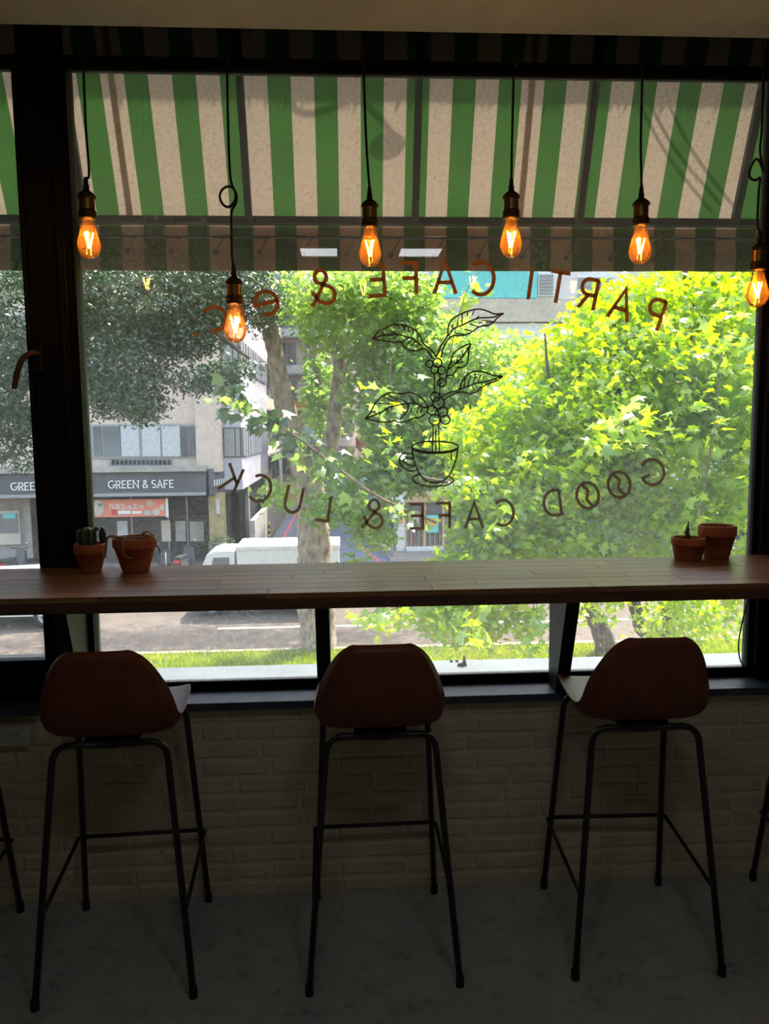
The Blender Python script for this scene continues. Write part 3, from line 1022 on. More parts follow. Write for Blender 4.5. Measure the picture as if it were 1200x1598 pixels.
def cactus(parent, c, r, h, ribs, name):
    mb = MB()
    rows, seg = 12, ribs * 4
    v, f = [], []
    for i in range(rows + 1):
        t = i / rows
        rad = r * crad(t)
        z = c[2] + h * t
        for k in range(seg):
            a = 2 * PI * k / seg
            q_ = rad * (1 + 0.13 * math.cos(ribs * a))
            v.append((c[0] + q_ * math.cos(a), c[1] + q_ * math.sin(a), z))
    for i in range(rows):
        for k in range(seg):
            f.append((i * seg + k, i * seg + (k + 1) % seg, (i + 1) * seg + (k + 1) % seg, (i + 1) * seg + k))
    f.append(tuple(rows * seg + k for k in range(seg)))
    mb.add(v, f, True)
    o = mb.build(name, M['cactus'], parent)
    rb = MB()
    for k in range(ribs):
        a = 2 * PI * k / ribs
        pts = []
        for i in range(1, rows):
            t = i / rows
            rad = r * crad(t) * 1.135
            pts.append((c[0] + rad * math.cos(a), c[1] + rad * math.sin(a), c[2] + h * t))
        rb.tube(pts, 0.0011, 5)
    rb.build('spine_rows', M['cactusrib'], o)
    return o


cactus(p1, (-0.008, 0.0, 0.066), 0.0245, 0.066, 8, 'cactus_stem')
MB().sphere((0.019, 0.006, 0.125), 0.007).build('cactus_bud', M['cactus'], p1)
MB().sphere((0.034, 0.012, 0.102), 0.0115, (0.95, 0.7, 2.25)).build('cactus_pad', M['cactus'], p1)
MB().tube([(0.034, 0.012, 0.122), (0.0325, 0.012, 0.131)], [0.004, 0.001], 6).build('cactus_tip', M['cactus'], p1)

p2 = pot('trailing_cactus_pot', 209, 893, 0.022, 0.0625, 0.0375, 0.100, 0.029, 'larger terracotta pot with dry drooping stems hanging over the rim')
trail = [([(-0.03, -0.02, 0.098), (-0.05, -0.035, 0.108), (-0.066, -0.04, 0.104), (-0.071, -0.04, 0.075), (-0.074, -0.04, 0.052), (-0.079, -0.04, 0.050), (-0.083, -0.04, 0.070)], 0.0042),
         ([(0.0, -0.03, 0.096), (-0.012, -0.058, 0.104), (-0.013, -0.067, 0.09), (-0.016, -0.066, 0.065), (-0.006, -0.064, 0.052), (0.008, -0.064, 0.048)], 0.0027),
         ([(0.02, -0.01, 0.098), (0.05, -0.03, 0.106), (0.066, -0.035, 0.098), (0.074, -0.035, 0.078), (0.080, -0.035, 0.062), (0.080, -0.035, 0.055)], 0.003),
         ([(-0.05, -0.02, 0.097), (-0.02, -0.035, 0.104), (0.012, -0.03, 0.099), (0.025, -0.028, 0.106), (0.036, -0.025, 0.122)], 0.0033),
         ([(-0.03, 0.02, 0.095), (0.0, -0.045, 0.105), (0.035, -0.03, 0.104), (0.052, 0.0, 0.106)], 0.003),
         ([(0.01, 0.02, 0.095), (0.03, 0.01, 0.112), (0.045, -0.01, 0.115), (0.056, -0.02, 0.102)], 0.0028),
         ([(-0.045, 0.01, 0.096), (-0.055, -0.02, 0.106), (-0.03, -0.048, 0.105), (-0.005, -0.05, 0.101)], 0.0026)]
for pts, r in trail:
    pp = bez(pts, 5)
    MB().tube(pp, [r * (1 - 0.5 * k / len(pp)) for k in range(len(pp))], 6).build('stem', M['drystem'], p2)

p3 = pot('seedling_pot', 1077, 873, 0.015, 0.0515, 0.0395, 0.066, 0.022, 'low wide terracotta pot with a small dark twig-like cactus')
MB().tube(bez([(0.0, 0, 0.054), (-0.001, 0, 0.066), (-0.006, 0, 0.078), (-0.004, 0, 0.09), (-0.005, 0, 0.098)], 4), [0.009, 0.0085, 0.0088, 0.007, 0.0078, 0.0085, 0.007, 0.006, 0.0072, 0.0078, 0.0065, 0.005, 0.006, 0.0065, 0.005, 0.0035, 0.003], 8).build('cactus_stem', M['cactus'], p3)
MB().tube([(-0.004, 0, 0.095), (-0.0035, 0, 0.108), (-0.001, 0, 0.116)], [0.0034, 0.002, 0.0008], 6).build('cactus_tip', M['cactus'], p3)
p4 = pot('plain_flower_pot', 1125, 872, 0.030, 0.0565, 0.0365, 0.100, 0.032, 'tall empty terracotta pot holding only soil, by the right frame')

# ================================================================== lettering on the glass


def arc(cx, cy_, rx, ry, a0, a1, n=18):
    return [(cx + rx * math.cos(math.radians(a0 + (a1 - a0) * k / n)), cy_ + ry * math.sin(math.radians(a0 + (a1 - a0) * k / n))) for k in range(n + 1)]


# strokes in a box of height 1, centred on (0,0), x to the right as read from the street
GLY = {
    'P': [[(-.22, -.5), (-.22, .5)], [(-.22, .47), (.05, .47)] + arc(.05, .22, .22, .25, 90, -90) + [(-.22, -.03)]],
    'A': [[(-.34, -.5), (0, .5), (.34, -.5)], [(-.21, -.15), (.21, -.15)]],
    'R': [[(-.24, -.5), (-.24, .5)], [(-.24, .47), (.05, .47)] + arc(.05, .22, .22, .25, 90, -90) + [(-.24, -.03)], [(.02, -.03), (.27, -.5)]],
    'T': [[(-.32, .47), (.32, .47)], [(0, .47), (0, -.5)]],
    'I': [[(0, .5), (0, -.5)]],
    'C': [arc(0.05, 0, .40, .48, 50, 310, 24)],
    'F': [[(-.24, -.5), (-.24, .47), (.27, .47)], [(-.24, 0), (.2, 0)]],
    'E': [[(.27, .47), (-.24, .47), (-.24, -.47), (.27, -.47)], [(-.24, 0.02), (.2, 0.02)]],
    'G': [arc(0.0, 0, .42, .47, 50, 345, 26) + [(.41, -.05), (.12, -.05)]],
    'O': [arc(0, 0, .40, .47, 0, 360, 30), [(.10, .42), (-.06, .15), (.07, -.12), (-.08, -.42)]],
    'D': [[(-.28, .46), (-.28, -.46), (-.05, -.46)] + arc(-.05, 0, .38, .46, -90, 90) + [(-.28, .46)]],
    'L': [[(-.22, .5), (-.22, -.47), (.25, -.47)]],
    'U': [[(-.28, .5), (-.28, -.15)] + arc(0, -.17, .28, .31, 180, 360) + [(.28, .5)]],
    'K': [[(-.25, .5), (-.25, -.5)], [(.28, .5), (-.25, -.08)], [(-.08, .10), (.30, -.5)]],
    '&': [[(.36, -.5), (-.12, .16)] + arc(-.02, .29, .17, .20, 215, -40, 20) + [(-.16, .02)] + arc(-.10, -.23, .24, .25, 110, 290, 18) + [(.14, -.38), (.30, -.08)]],
    'e': [[(-.36, 0), (.36, 0)] + arc(0, -.0, .36, .36, 0, 305, 24)],
    't': [[(-.02, .55), (-.02, -.2)] + arc(.14, -.2, .16, .2, 180, 290, 8), [(-.2, .25), (.2, .25)]],
    'c': [arc(0.03, 0, .36, .37, 50, 310, 22)],
    '.': [[(-.03, -.04), (.03, .04)]],
    'S': [arc(0, .24, .24, .24, 40, 250, 14) + arc(0, -.24, .25, .24, 70, -140, 14)],
    'N': [[(-.34, -.5), (-.34, .5), (.34, -.5), (.34, .5)]],
}
SER = {'G': [(.41, -.05)], 'R': [(-.24, -.5), (-.24, .48), (.27, -.5)], 'E': [], 'N': [(-.34, -.5), (.34, .5), (-.34, .5)], 'A': [(-.34, -.5), (.34, -.5)], 'F': [(-.24, -.5)], 'S': [], '&': []}


def ribbon(mb, pts, w, t, flip=False):
    """flat stroke of width w in the XZ plane, thickness t along Y"""
    pts = [Vector((p[0], 0, p[1])) for p in pts]
    pts = [p for k, p in enumerate(pts) if k == 0 or (p - pts[k - 1]).length > 1e-6]
    n = len(pts)
    if n < 2: return
    L, R_ = [], []
    for i, p in enumerate(pts):
        a = (pts[i] - pts[i - 1]).normalized() if i > 0 else (pts[1] - pts[0]).normalized()
        b = (pts[i + 1] - pts[i]).normalized() if i < n - 1 else a
        tt = a + b
        if tt.length < 0.05: tt = a
        tt.normalize()
        k = 1.0 / max(0.45, abs(tt.dot(a)))
        s = Vector((-tt.z, 0, tt.x)) * (w / 2 * k)
        L.append(p + s)
        R_.append(p - s)
    v = []
    for i in range(n):
        for yy in (-t / 2, t / 2):
            v.append((L[i].x, yy, L[i].z))
            v.append((R_[i].x, yy, R_[i].z))
    f = []
    for i in range(n - 1):
        o, q_ = i * 4, i * 4 + 4
        f += [(o, q_, q_ + 1, o + 1), (o + 2, o + 3, q_ + 3, q_ + 2), (o, o + 2, q_ + 2, q_), (o + 1, q_ + 1, q_ + 3, o + 3)]
    f += [(0, 1, 3, 2), ((n - 1) * 4, (n - 1) * 4 + 2, (n - 1) * 4 + 3, (n - 1) * 4 + 1)]
    mb.add(v, f)


DEC_Y = GLASS_Y + 0.0035


def window_text(items, name, label, wpx, m_):
    c = at(*items[len(items) // 2][1], Y=DEC_Y)
    root = empty(name, c)
    tag(root, label, 'lettering')
    for ch, (px, py), hp, lean in items:
        p = at(px, py, Y=DEC_Y)
        s = hp * (DEC_Y - CAM_Y) / FPX
        mb = MB()
        th = math.radians(lean)
        for st in GLY[ch]:
            pts = []
            for (gx, gz) in st:
                x, z = -gx * s, gz * s           # read from the street, so mirrored from inside
                pts.append((x * math.cos(th) + z * math.sin(th), -x * math.sin(th) + z * math.cos(th)))
            ribbon(mb, pts, wpx * (DEC_Y - CAM_Y) / FPX, 0.0012)
        mb.build('letter', m_, root, loc=p - c)
    return root


window_text([('P', (1023, 490), 47, 18), ('A', (970, 475), 48, 16), ('R', (919, 458.5), 47, 11), ('T', (871, 448), 48, 9), ('I', (827.6, 442.5), 48, 7.5), ('C', (753, 435), 50, 2),
             ('A', (694.5, 433), 49, 0), ('F', (637.6, 434), 48, -1), ('E', (587, 437.5), 49, -4), ('&', (502, 448.5), 52, -10), ('e', (415.6, 473), 48, -14), ('t', (376, 486), 48, -16),
             ('c', (336.5, 497), 48, -18), ('.', (304.8, 522), 60, 0)], 'window_lettering', 'brown lettering coloured as if bulb-lit, PARTI CAFE & etc. arched across the top of the glass', 6.0, M['litdecal'])
window_text([('G', (1017.8, 736.5), 44, -24), ('O', (966, 756), 44, -19), ('O', (917, 773), 44, -15), ('D', (862.5, 785), 43, -8), ('C', (787, 800), 42, -4), ('A', (740, 803.5), 42, 0),
             ('F', (692, 804), 41, 0), ('E', (650, 805.5), 41, 0), ('&', (582, 802), 46, 4), ('L', (505, 793), 41, 9), ('U', (458, 779.5), 42, 13), ('C', (407, 762.5), 43, 18), ('K', (361, 748), 44, 25)],
            'window_lettering', 'brown lettering GOOD CAFE & LUCK curving along the lower part of the glass', 4.6, M['decal'])

# coffee plant drawing (pixels of the photo, five times enlarged from 560,470)
PL = [
    [(105, 295), (150, 240), (210, 210), (260, 185), (320, 182), (380, 195), (430, 220), (470, 260), (500, 325), (545, 365), (580, 400), (605, 435)],
    [(105, 295), (150, 300), (200, 310), (270, 320), (330, 320), (350, 350), (380, 375), (430, 385), (475, 380), (500, 365), (540, 395), (580, 450)],
    [(110, 292), (180, 268), (250, 262), (310, 262), (360, 275), (410, 290), (450, 315), (490, 350)],
    [(250, 230), (305, 262)], [(300, 185), (322, 215)], [(345, 190), (360, 225)], [(385, 205), (388, 240)], [(420, 220), (425, 260)], [(455, 260), (460, 310)], [(270, 290), (305, 265)],
    [(335, 320), (390, 285)], [(370, 345), (410, 300)], [(410, 350), (440, 315)], [(445, 355), (470, 330)], [(175, 240), (205, 265)],
    [(605, 435), (640, 350), (690, 275), (695, 220), (710, 165), (760, 120), (820, 90), (900, 65), (960, 65), (1010, 80), (1060, 100), (1130, 95)],
    [(1130, 95), (1080, 130), (1050, 165), (1010, 190), (940, 200), (890, 235), (840, 260), (790, 270), (740, 268), (700, 295), (660, 360), (640, 440)],
    [(700, 270), (740, 215), (800, 190), (850, 165), (910, 140), (960, 130), (1050, 125), (1100, 100)],
    [(770, 150), (775, 190)], [(805, 95), (805, 180)], [(850, 80), (845, 120)], [(900, 70), (885, 110)], [(940, 115), (900, 145)], [(960, 150), (1050, 160)], [(860, 175), (930, 200)],
    [(950, 190), (1020, 185)], [(755, 250), (830, 260)], [(820, 220), (880, 230)], [(725, 185), (735, 220)],
    [(590, 560), (590, 720)], [(632, 565), (632, 750)],
    [(680, 610), (690, 540), (715, 480), (730, 420), (770, 380), (830, 345), (870, 330)],
    [(870, 330), (855, 400), (850, 470), (820, 510), (770, 525), (740, 570), (690, 580)],
    [(690, 540), (760, 480), (820, 420), (860, 350)], [(720, 450), (725, 500)], [(770, 440), (765, 480)], [(820, 470), (760, 485)], [(790, 515), (740, 510)], [(800, 390), (815, 425)],
    [(640, 750), (700, 715), (780, 690), (800, 640), (830, 590), (880, 555), (940, 545), (1000, 560), (1060, 580), (1120, 585)],
    [(1120, 585), (1080, 620), (1020, 640), (970, 665), (920, 705), (870, 720), (810, 708), (760, 715), (700, 745), (660, 770)],
    [(785, 690), (860, 660), (920, 640), (1000, 625), (1110, 590)], [(830, 600), (820, 670)], [(870, 580), (850, 660)], [(915, 570), (890, 645)], [(955, 570), (930, 630)], [(900, 690), (880, 655)],
    [(50, 915), (90, 870), (120, 810), (170, 750), (230, 715), (290, 720), (350, 722), (400, 712), (460, 735), (500, 765), (530, 810), (545, 830)],
    [(50, 915), (110, 930), (170, 942), (240, 940), (280, 930), (310, 945), (380, 935), (430, 912), (480, 905), (520, 875), (540, 860)],
    [(60, 910), (170, 870), (230, 830), (300, 812), (360, 800), (440, 798), (490, 825), (535, 828)],
    [(150, 795), (270, 805)], [(190, 750), (300, 790)], [(230, 730), (330, 790)], [(290, 755), (380, 790)], [(390, 735), (440, 795)], [(160, 900), (165, 870)], [(215, 880), (230, 835)],
    [(320, 925), (380, 850), (385, 800)], [(400, 870), (410, 830)], [(450, 880), (465, 820)], [(480, 870), (500, 830)],
    [(580, 965), (575, 1180)], [(622, 965), (628, 1180)], [(600, 1000), (600, 1170)],
    arc(595, 1135, 180, 42, 0, 360, 30), arc(595, 1150, 168, 36, 0, 180, 20),
    [(415, 1140), (425, 1220), (450, 1300), (490, 1370), (540, 1405), (610, 1412), (670, 1395), (720, 1330), (755, 1240), (775, 1140)],
    [(418, 1190), (350, 1188), (318, 1225), (330, 1280), (395, 1325), (450, 1318)], [(425, 1228), (362, 1228), (352, 1258), (435, 1290)],
    [(450, 1210), (520, 1230)], [(720, 1180), (722, 1240)], [(560, 1040), (545, 1090)],
    [(480, 1345), (420, 1375), (450, 1420), (560, 1445), (680, 1435), (740, 1400), (700, 1360)],
]
CH = [(550, 488, 28), (612, 480, 34), (590, 532, 30), (645, 538, 30), (645, 635, 32), (595, 745, 36), (622, 795, 45), (570, 850, 36), (655, 862, 38), (592, 925, 42), (675, 925, 36)]
pc = at(682, 620, Y=DEC_Y)
plant = empty('window_drawing', pc)
tag(plant, 'brown line drawing of a coffee plant growing from a cup on the glass', 'decal')


def px_local(x, y):
    p = at(560 + x / 5, 470 + y / 5, Y=DEC_Y) - pc
    return (p.x, p.z)


parts = {'leaf_outline': MB(), 'leaf_veins': MB(), 'stem_lines': MB(), 'cup_outline': MB()}
for k, st in enumerate(PL):
    long_ = len(st) > 2
    pts = [px_local(*p) for p in st]
    if long_:
        pts = [(v.x, v.z) for v in bez([(a, 0, b) for a, b in pts], 4)]
    ys = sum(p[1] for p in st) / len(st)
    key = 'cup_outline' if ys > 1110 else ('stem_lines' if st[0][0] in (590, 632, 580, 622, 600) and len(st) == 2 else ('leaf_outline' if len(st) > 8 or (len(st) == 7 and ys > 330) else 'leaf_veins'))
    ribbon(parts[key], pts, 0.0046 if long_ else 0.0036, 0.0012)
for k, mb in parts.items():
    mb.build(k, M['drawing'], plant)
for (x, y, r) in CH:
    mb = MB()
    ribbon(mb, [px_local(*p) for p in arc(x, y, r, r, 0, 360, 20)], 0.0044, 0.0012)
    ribbon(mb, [px_local(*p) for p in arc(x, y, r * .3, r * .3, 30, 150, 6)], 0.003, 0.0012)
    mb.build('cherry_outline', M['drawing'], plant)

# ================================================================== awning
AY0 = 0.45
AZ0 = at(600, 118, Y=AY0).z
SL = math.tan(math.radians(69))


def awn(px, py):
    """point on the awning slope seen at a pixel"""
    lo, hi = 0.1, 2.0
    for _ in range(50):
        mid = (lo + hi) / 2
        p = at(px, py, Y=mid)
        if p.z > AZ0 - SL * (mid - AY0): hi = mid
        else: lo = mid
    return at(px, py, Y=lo)


STRIPE_X0 = awn(635, 124).x
STRIPE_W = (awn(1129, 127).x - awn(635, 124).x) / 14
M['canvas'] = awning_mat('striped_canvas', 0.125)
bar = awn(600, 346)
AX0, AX1 = -3.2, 3.9
aw = empty('striped_awning', (0, 0.30, 2.9))
tag(aw, 'green and off-white striped canvas awning outside above the window', 'awning')
off = Vector((0, -0.30, -2.9))
ytop = 0.31
ztop = AZ0 - SL * (ytop - AY0)
# canvas cloth on the slope, gently sagging between the rafters
raf_px = [(101, 118), (375, 119), (653, 121), (927, 123), (1187, 126)]
raf_x = [awn(*p).x for p in raf_px]
step = raf_x[2] - raf_x[1]
raf_x = [raf_x[0] - 2 * step, raf_x[0] - step] + raf_x + [raf_x[-1] + step, raf_x[-1] + 2 * step]
NX, NZ = 240, 14
V, F_ = [], []
for i in range(NX + 1):
    x = AX0 + (AX1 - AX0) * i / NX
    ph = ((x - raf_x[1]) / step) % 1.0
    for j in range(NZ + 1):
        t = j / NZ
        y = ytop + (bar.y - ytop) * t
        z = ztop + (bar.z - ztop) * t
        sag = 0.010 * math.sin(PI * ph) * math.sin(PI * min(1, t * 1.05))
        V.append((x, y - sag * 0.93, z - sag * 0.36))
for i in range(NX):
    for j in range(NZ):
        a = i * (NZ + 1) + j
        F_.append((a, a + 1, a + NZ + 2, a + NZ + 1))
cl = MB().add([Vector(v) + off for v in V], F_, True).build('canvas', M['canvas'], aw)
# valance: hanging cloth with a doubled hem
vb = at(600, 423, Y=bar.y + 0.012)
vh = at(600, 388.5, Y=bar.y + 0.004)
V, F_ = [], []
for i in range(NX + 1):
    x = AX0 + (AX1 - AX0) * i / NX
    w = 0.004 * math.sin(x * 9.0) + 0.003 * math.sin(x * 23 + 1)
    V += [(x, bar.y + 0.012, bar.z), (x, bar.y + 0.014 + w * 0.5, (bar.z + vb.z) / 2), (x, bar.y + 0.014 + w, vb.z)]
for i in range(NX):
    for j in range(2):
        a = i * 3 + j
        F_.append((a, a + 1, a + 4, a + 3))
MB().add([Vector(v) + off for v in V], F_, True).build('valance', M['canvas'], aw)
V, F_, V2_ = [], [], []
for i in range(NX + 1):
    x = AX0 + (AX1 - AX0) * i / NX
    w = 0.004 * math.sin(x * 9.0) + 0.003 * math.sin(x * 23 + 1)
    V += [(x, bar.y + 0.004 + w * 0.6, vh.z), (x, bar.y + 0.008 + w, vb.z + 0.001)]
    V2_.append((x, bar.y + 0.020, bar.z))
    V2_.append((x, bar.y + 0.022 + w, vb.z + 0.002))
for i in range(NX):
    a = i * 2
    F_.append((a, a + 1, a + 3, a + 2))
MB().add([Vector(v) + off for v in V], F_, True).build('valance_hem', M['canvas'], aw)
MB().add([Vector(v) + off for v in V2_], F_, True).build('valance_dim_layer', M['canvas'], aw)  # extra cloth layer added to dim the light through the valance
MB().box(AX0, AX1, bar.y - 0.018, bar.y + 0.010, bar.z - 0.014, bar.z + 0.014, 0.002).build('front_rail', M['steel'], aw, loc=off)
rod = at(600, 371, Y=bar.y - 0.008)
MB().tube([(AX0, rod.y, rod.z), (AX1, rod.y, rod.z)], 0.0052, 8).build('lacing_rod', M['steel'], aw, loc=off)
MB().box(AX0, AX1, 0.30, 0.335, ztop - 0.02, ztop + 0.02).build('wall_rail', M['steel'], aw, loc=off)
for x in raf_x:
    d = Vector((0, bar.y - ytop, bar.z - ztop))
    nrm = Vector((0, -d.z, d.y)).normalized() * -1
    a, b = Vector((x, ytop, ztop)), Vector((x, bar.y, bar.z))
    hw, th = 0.0125, 0.024
    q0 = Vector((0, -0.93, -0.36)) * 0.012
    q1 = Vector((0, -0.93, -0.36)) * (0.012 + th)
    mb = MB()
    vv = []
    for e in (a, b):
        for s in (-1, 1):
            for qq in (q0, q1):
                vv.append(e + qq + Vector((s * hw, 0, 0)))
    mb.add([v + off for v in vv], [(0, 1, 3, 2), (4, 6, 7, 5), (0, 2, 6, 4), (1, 5, 7, 3), (0, 4, 5, 1), (2, 3, 7, 6)])
    mb.build('rafter', M['steel'], aw)
# doubled seams in the cloth
for px in (175, 831):
    x = awn(px, 120).x
    mb = MB()
    vv, ff = [], []
    for j in range(NZ + 1):
        t = j / NZ
        y = ytop + (bar.y - ytop) * t
        z = ztop + (bar.z - ztop) * t
        sag = 0.010 * math.sin(PI * (((x - raf_x[1]) / step) % 1.0)) * math.sin(PI * min(1, t * 1.05)) - 0.004
        for s in (-1, 1):
            vv.append((x + s * 0.0115, y - sag * 0.93, z - sag * 0.36))
    for j in range(NZ):
        ff.append((2 * j, 2 * j + 1, 2 * j + 3, 2 * j + 2))
    mb.add([Vector(v) + off for v in vv], ff, True).build('seam', M['canvas'], aw)
# eyelets and lacing cord
for k in range(-14, 24):
    p = at(200 + 68.3 * k, 392 + 68.3 * k * 0.0165, Y=bar.y - 0.002)
    if p.x < AX0 or p.x > AX1: continue
    ey = MB().lathe([(0.004, -0.002), (0.009, -0.002), (0.009, 0.002), (0.004, 0.002)], n=12, closed=True)
    e = ey.build('eyelet', M['steel'], aw, loc=Vector((p.x, p.y - 0.004, p.z)) + off, rot=(PI / 2, 0, 0))
    MB().tube([(p.x, p.y - 0.006, p.z), (p.x + 0.035, rod.y - 0.006, rod.z)], 0.0016, 5).build('lacing_cord', M['cord'], aw, loc=off)
# eave above the awning, with a ragged edge: its shade lies across the top of the canvas
yE = 0.84
mb = MB().box(XL - 1, XR + 1, 0.30, yE - 0.03, 3.30, 3.38)
x = XL - 1
rr = random.Random(3)
while x < XR + 1:
    w = rr.uniform(0.02, 0.035)
    l = rr.uniform(0.015, 0.05)
    mb.add([(x, yE - 0.03, 3.34), (x + w, yE - 0.03, 3.34), (x + w * 0.5, yE - 0.03 + l, 3.335)], [(0, 1, 2)])
    x += w * 0.9
struct(mb.build('eave', M['concrete']))
# bent-arm sign lamp fixed above the awning
sp = Vector((bar.x, 0, 0))


def over(px, py, h):
    """point above the awning whose shadow falls on the pixel"""
    return awn(px, py) + sun_dir * h


gl = empty('sign_lamp', over(545, 140, 0.75))
tag(gl, 'bent-arm sign lamp above the awning that throws a curved shadow', 'lamp')
g0 = over(545, 140, 0.75)
armp = bez([over(470, 128, 0.75) - g0, over(458, 160, 0.72) - g0, over(480, 174, 0.7) - g0, over(520, 165, 0.7) - g0, over(560, 150, 0.7) - g0, over(600, 190, 0.66) - g0, over(615, 215, 0.64) - g0], 6)
MB().tube(armp, 0.009, 8).build('arm', M['steel'], gl)
hd_ = over(605, 226, 0.62) - g0
MB().sphere(hd_, 0.045, (1.4, 0.8, 0.55)).build('lamp_head', M['steel'], gl)
MB().tube([over(470, 128, 0.75) - g0, Vector((over(470, 128, 0.75).x, 0.30, 3.29)) - g0], 0.009, 8).build('wall_arm', M['steel'], gl)
wr = empty('shade_wires', over(1020, 150, 0.5))  # unseen wires, added to cast shade on the right of the canvas
tag(wr, 'bundle of thin unseen wires added to shade the right half of the awning', 'wires')
w0 = over(1020, 150, 0.5)
for a, b in (((985, 130), (1110, 330)), ((1000, 130), (1125, 320)), ((1030, 128), (1150, 330))):
    MB().tube(bez([over(*a, 0.42) - w0, over((a[0] + b[0]) / 2 - 6, (a[1] + b[1]) / 2 + 8, 0.36) - w0, over(*b, 0.30) - w0], 6), 0.0045, 6).build('wire', M['cord'], wr)

# ================================================================== the street
GZ = -3.6
road = struct(MB().box(-45, 45, 14.75, 25.4, GZ - 0.1, GZ).build('road', M['asphalt']))
struct(MB().box(-45, 45, 0.30, 13.3, GZ - 0.1, GZ + 0.10).build('sidewalk_near', M['paving']))
struct(MB().box(-45, 45, 13.3, 14.75, GZ - 0.1, GZ + 0.06).build('verge', M['earth']))
struct(MB().box(-45, -3.3, 25.4, 30, GZ - 0.1, GZ + 0.12).build('sidewalk_left', M['paving']))
struct(MB().box(1.75, 45, 25.4, 30, GZ - 0.1, GZ + 0.12).build('sidewalk_right', M['paving']))
side = struct(MB().box(-3.3, 1.75, 25.4, 75, GZ - 0.1, GZ + 0.004).build('side_street', M['sidestreet']))
for x0, x1 in ((-2.86, -2.74),):
    MB().box(x0, x1, 26.2, 70, GZ, GZ + 0.009).build('red_line', M['redline'], side)
rl = [(1.36, 26.3), (1.30, 27.2), (1.0, 28.6), (0.66, 30.5), (0.52, 33), (0.5, 70)]
mb = MB()
for (xa, ya), (xb, yb) in zip(rl[:-1], rl[1:]):
    mb.add([(xa - .06, ya, GZ + .009), (xa + .06, ya, GZ + .009), (xb + .06, yb, GZ + .009), (xb - .06, yb, GZ + .009)], [(0, 1, 2, 3)])
mb.build('red_line', M['redline'], side)
a_, b_ = at(340, 981, Z=GZ), at(480, 975.5, Z=GZ)
MB().box(a_.x, 8, a_.y - 0.09, a_.y + 0.06, GZ, GZ + 0.006).build('lane_line', M['whiteline'], road)
MB().box(-45, 45, 14.75, 14.92, GZ, GZ + 0.09).build('kerb', M['concrete'], road)
# raised bank beside the street mouth
struct(MB().prism([(1.75, 27.4), (1.95, 27.4), (1.7, 29.5), (1.05, 32), (0.95, 60), (0.75, 60), (0.8, 32), (1.4, 29.4)], 'z', GZ, GZ + 0.32).build('kerb_wall', M['concrete']))
# side wall of the street, left
struct(MB().box(-3.62, -3.42, 27.6, 44, GZ, GZ + 1.55).build('garden_wall', M['concrete']))


def boxpx(mb, x0, y0, x1, y1, Y, t, out_=0.0):
    ym, xm = (y0 + y1) / 2, (x0 + x1) / 2
    A, B = at(x0, ym, Y=Y), at(x1, ym, Y=Y)
    T, D = at(xm, y0, Y=Y), at(xm, y1, Y=Y)
    return mb.box(A.x, B.x, Y - out_, Y + t, D.z, T.z)


# ------------------------------------------------------------------ corner shop building
AYF = 26.3
cx = at(345, 700, Y=AYF).x
bA = empty('corner_building', (cx, AYF, GZ))
tag(bA, 'beige tiled corner building with a grey shop sign across the street on the left', 'building')
oA = -bA.location


def partA(mb, name, m_, parent=None):
    return mb.build(name, m_, parent or bA, loc=oA if parent is None else None)


upz0, upz1 = at(250, 737, Y=AYF).z, 12.0
bwall = partA(MB().box(-30, cx, AYF, AYF + 14, upz0, upz1), 'upper_wall', M['tile'])
partA(MB().box(at(308, 700, Y=AYF).x, cx, AYF - 0.25, AYF, upz0, upz1), 'corner_pilaster', M['tile'])
partA(MB().box(-30, cx, AYF + 1.2, AYF + 14, GZ, upz0), 'ground_floor', M['shopdark'])
partA(boxpx(MB(), -200, 729, 325, 737, AYF, 0.6, 0.75), 'ledge_slab', M['concrete'])
fas = partA(boxpx(MB(), -300, 739, 326, 770, AYF, 0.15, 0.6), 'sign_fascia', M['fascia'])
partA(boxpx(MB(), -300, 770, 326, 775, AYF, 0.9, 0.66), 'fascia_trim', M['alu'])
# sign returning round the corner
p0, p1 = at(326, 739, Y=AYF - 0.6), at(326, 775, Y=AYF - 0.6)
partA(MB().prism([(p0.x, AYF - 0.6), (p0.x + 0.75, AYF + 1.6), (p0.x + 0.6, AYF + 1.65), (p0.x - 0.1, AYF - 0.4)], 'z', p1.z, p0.z + 0.15), 'side_fascia', M['fascia'])


def wall_text(text, px0, px1, py, hpx, Y, parent, m_, oo, w=0.12, adv=None):
    widths = {'G': .95, 'R': .85, 'E': .75, 'N': .95, '&': 1.0, 'S': .72, 'A': .95, 'F': .72, ' ': .32}
    tot = sum(widths[c] for c in text)
    X0, X1 = at(px0, py, Y=Y).x, at(px1, py, Y=Y).x
    u = (X1 - X0) / tot
    h = hpx * (Y - CAM_Y) / FPX
    x = X0
    z = at((px0 + px1) / 2, py, Y=Y).z
    for c in text:
        wd = widths[c] * u
        if c != ' ':
            mb = MB()
            k = 1.0 if c != '&' else 0.95
            for st in GLY[c]:
                ribbon(mb, [(gx * u * k, gz * h) for gx, gz in st], h * w, 0.05)
            for (sx, sz) in SER.get(c, []):
                ribbon(mb, [((sx - .16) * u, sz * h), ((sx + .16) * u, sz * h)], h * 0.07, 0.05)
            mb.build('letter', m_, parent, loc=oo + Vector((x + wd / 2, Y - 0.02, z)))
        x += wd


wall_text('GREEN & SAFE', 169, 272, 755.5, 11.5, AYF - 0.62, bA, M['signwhite'], oA)
wall_text('GREEN & SAFE', 17, 122, 758.5, 11.5, AYF - 0.62, bA, M['signwhite'], oA)
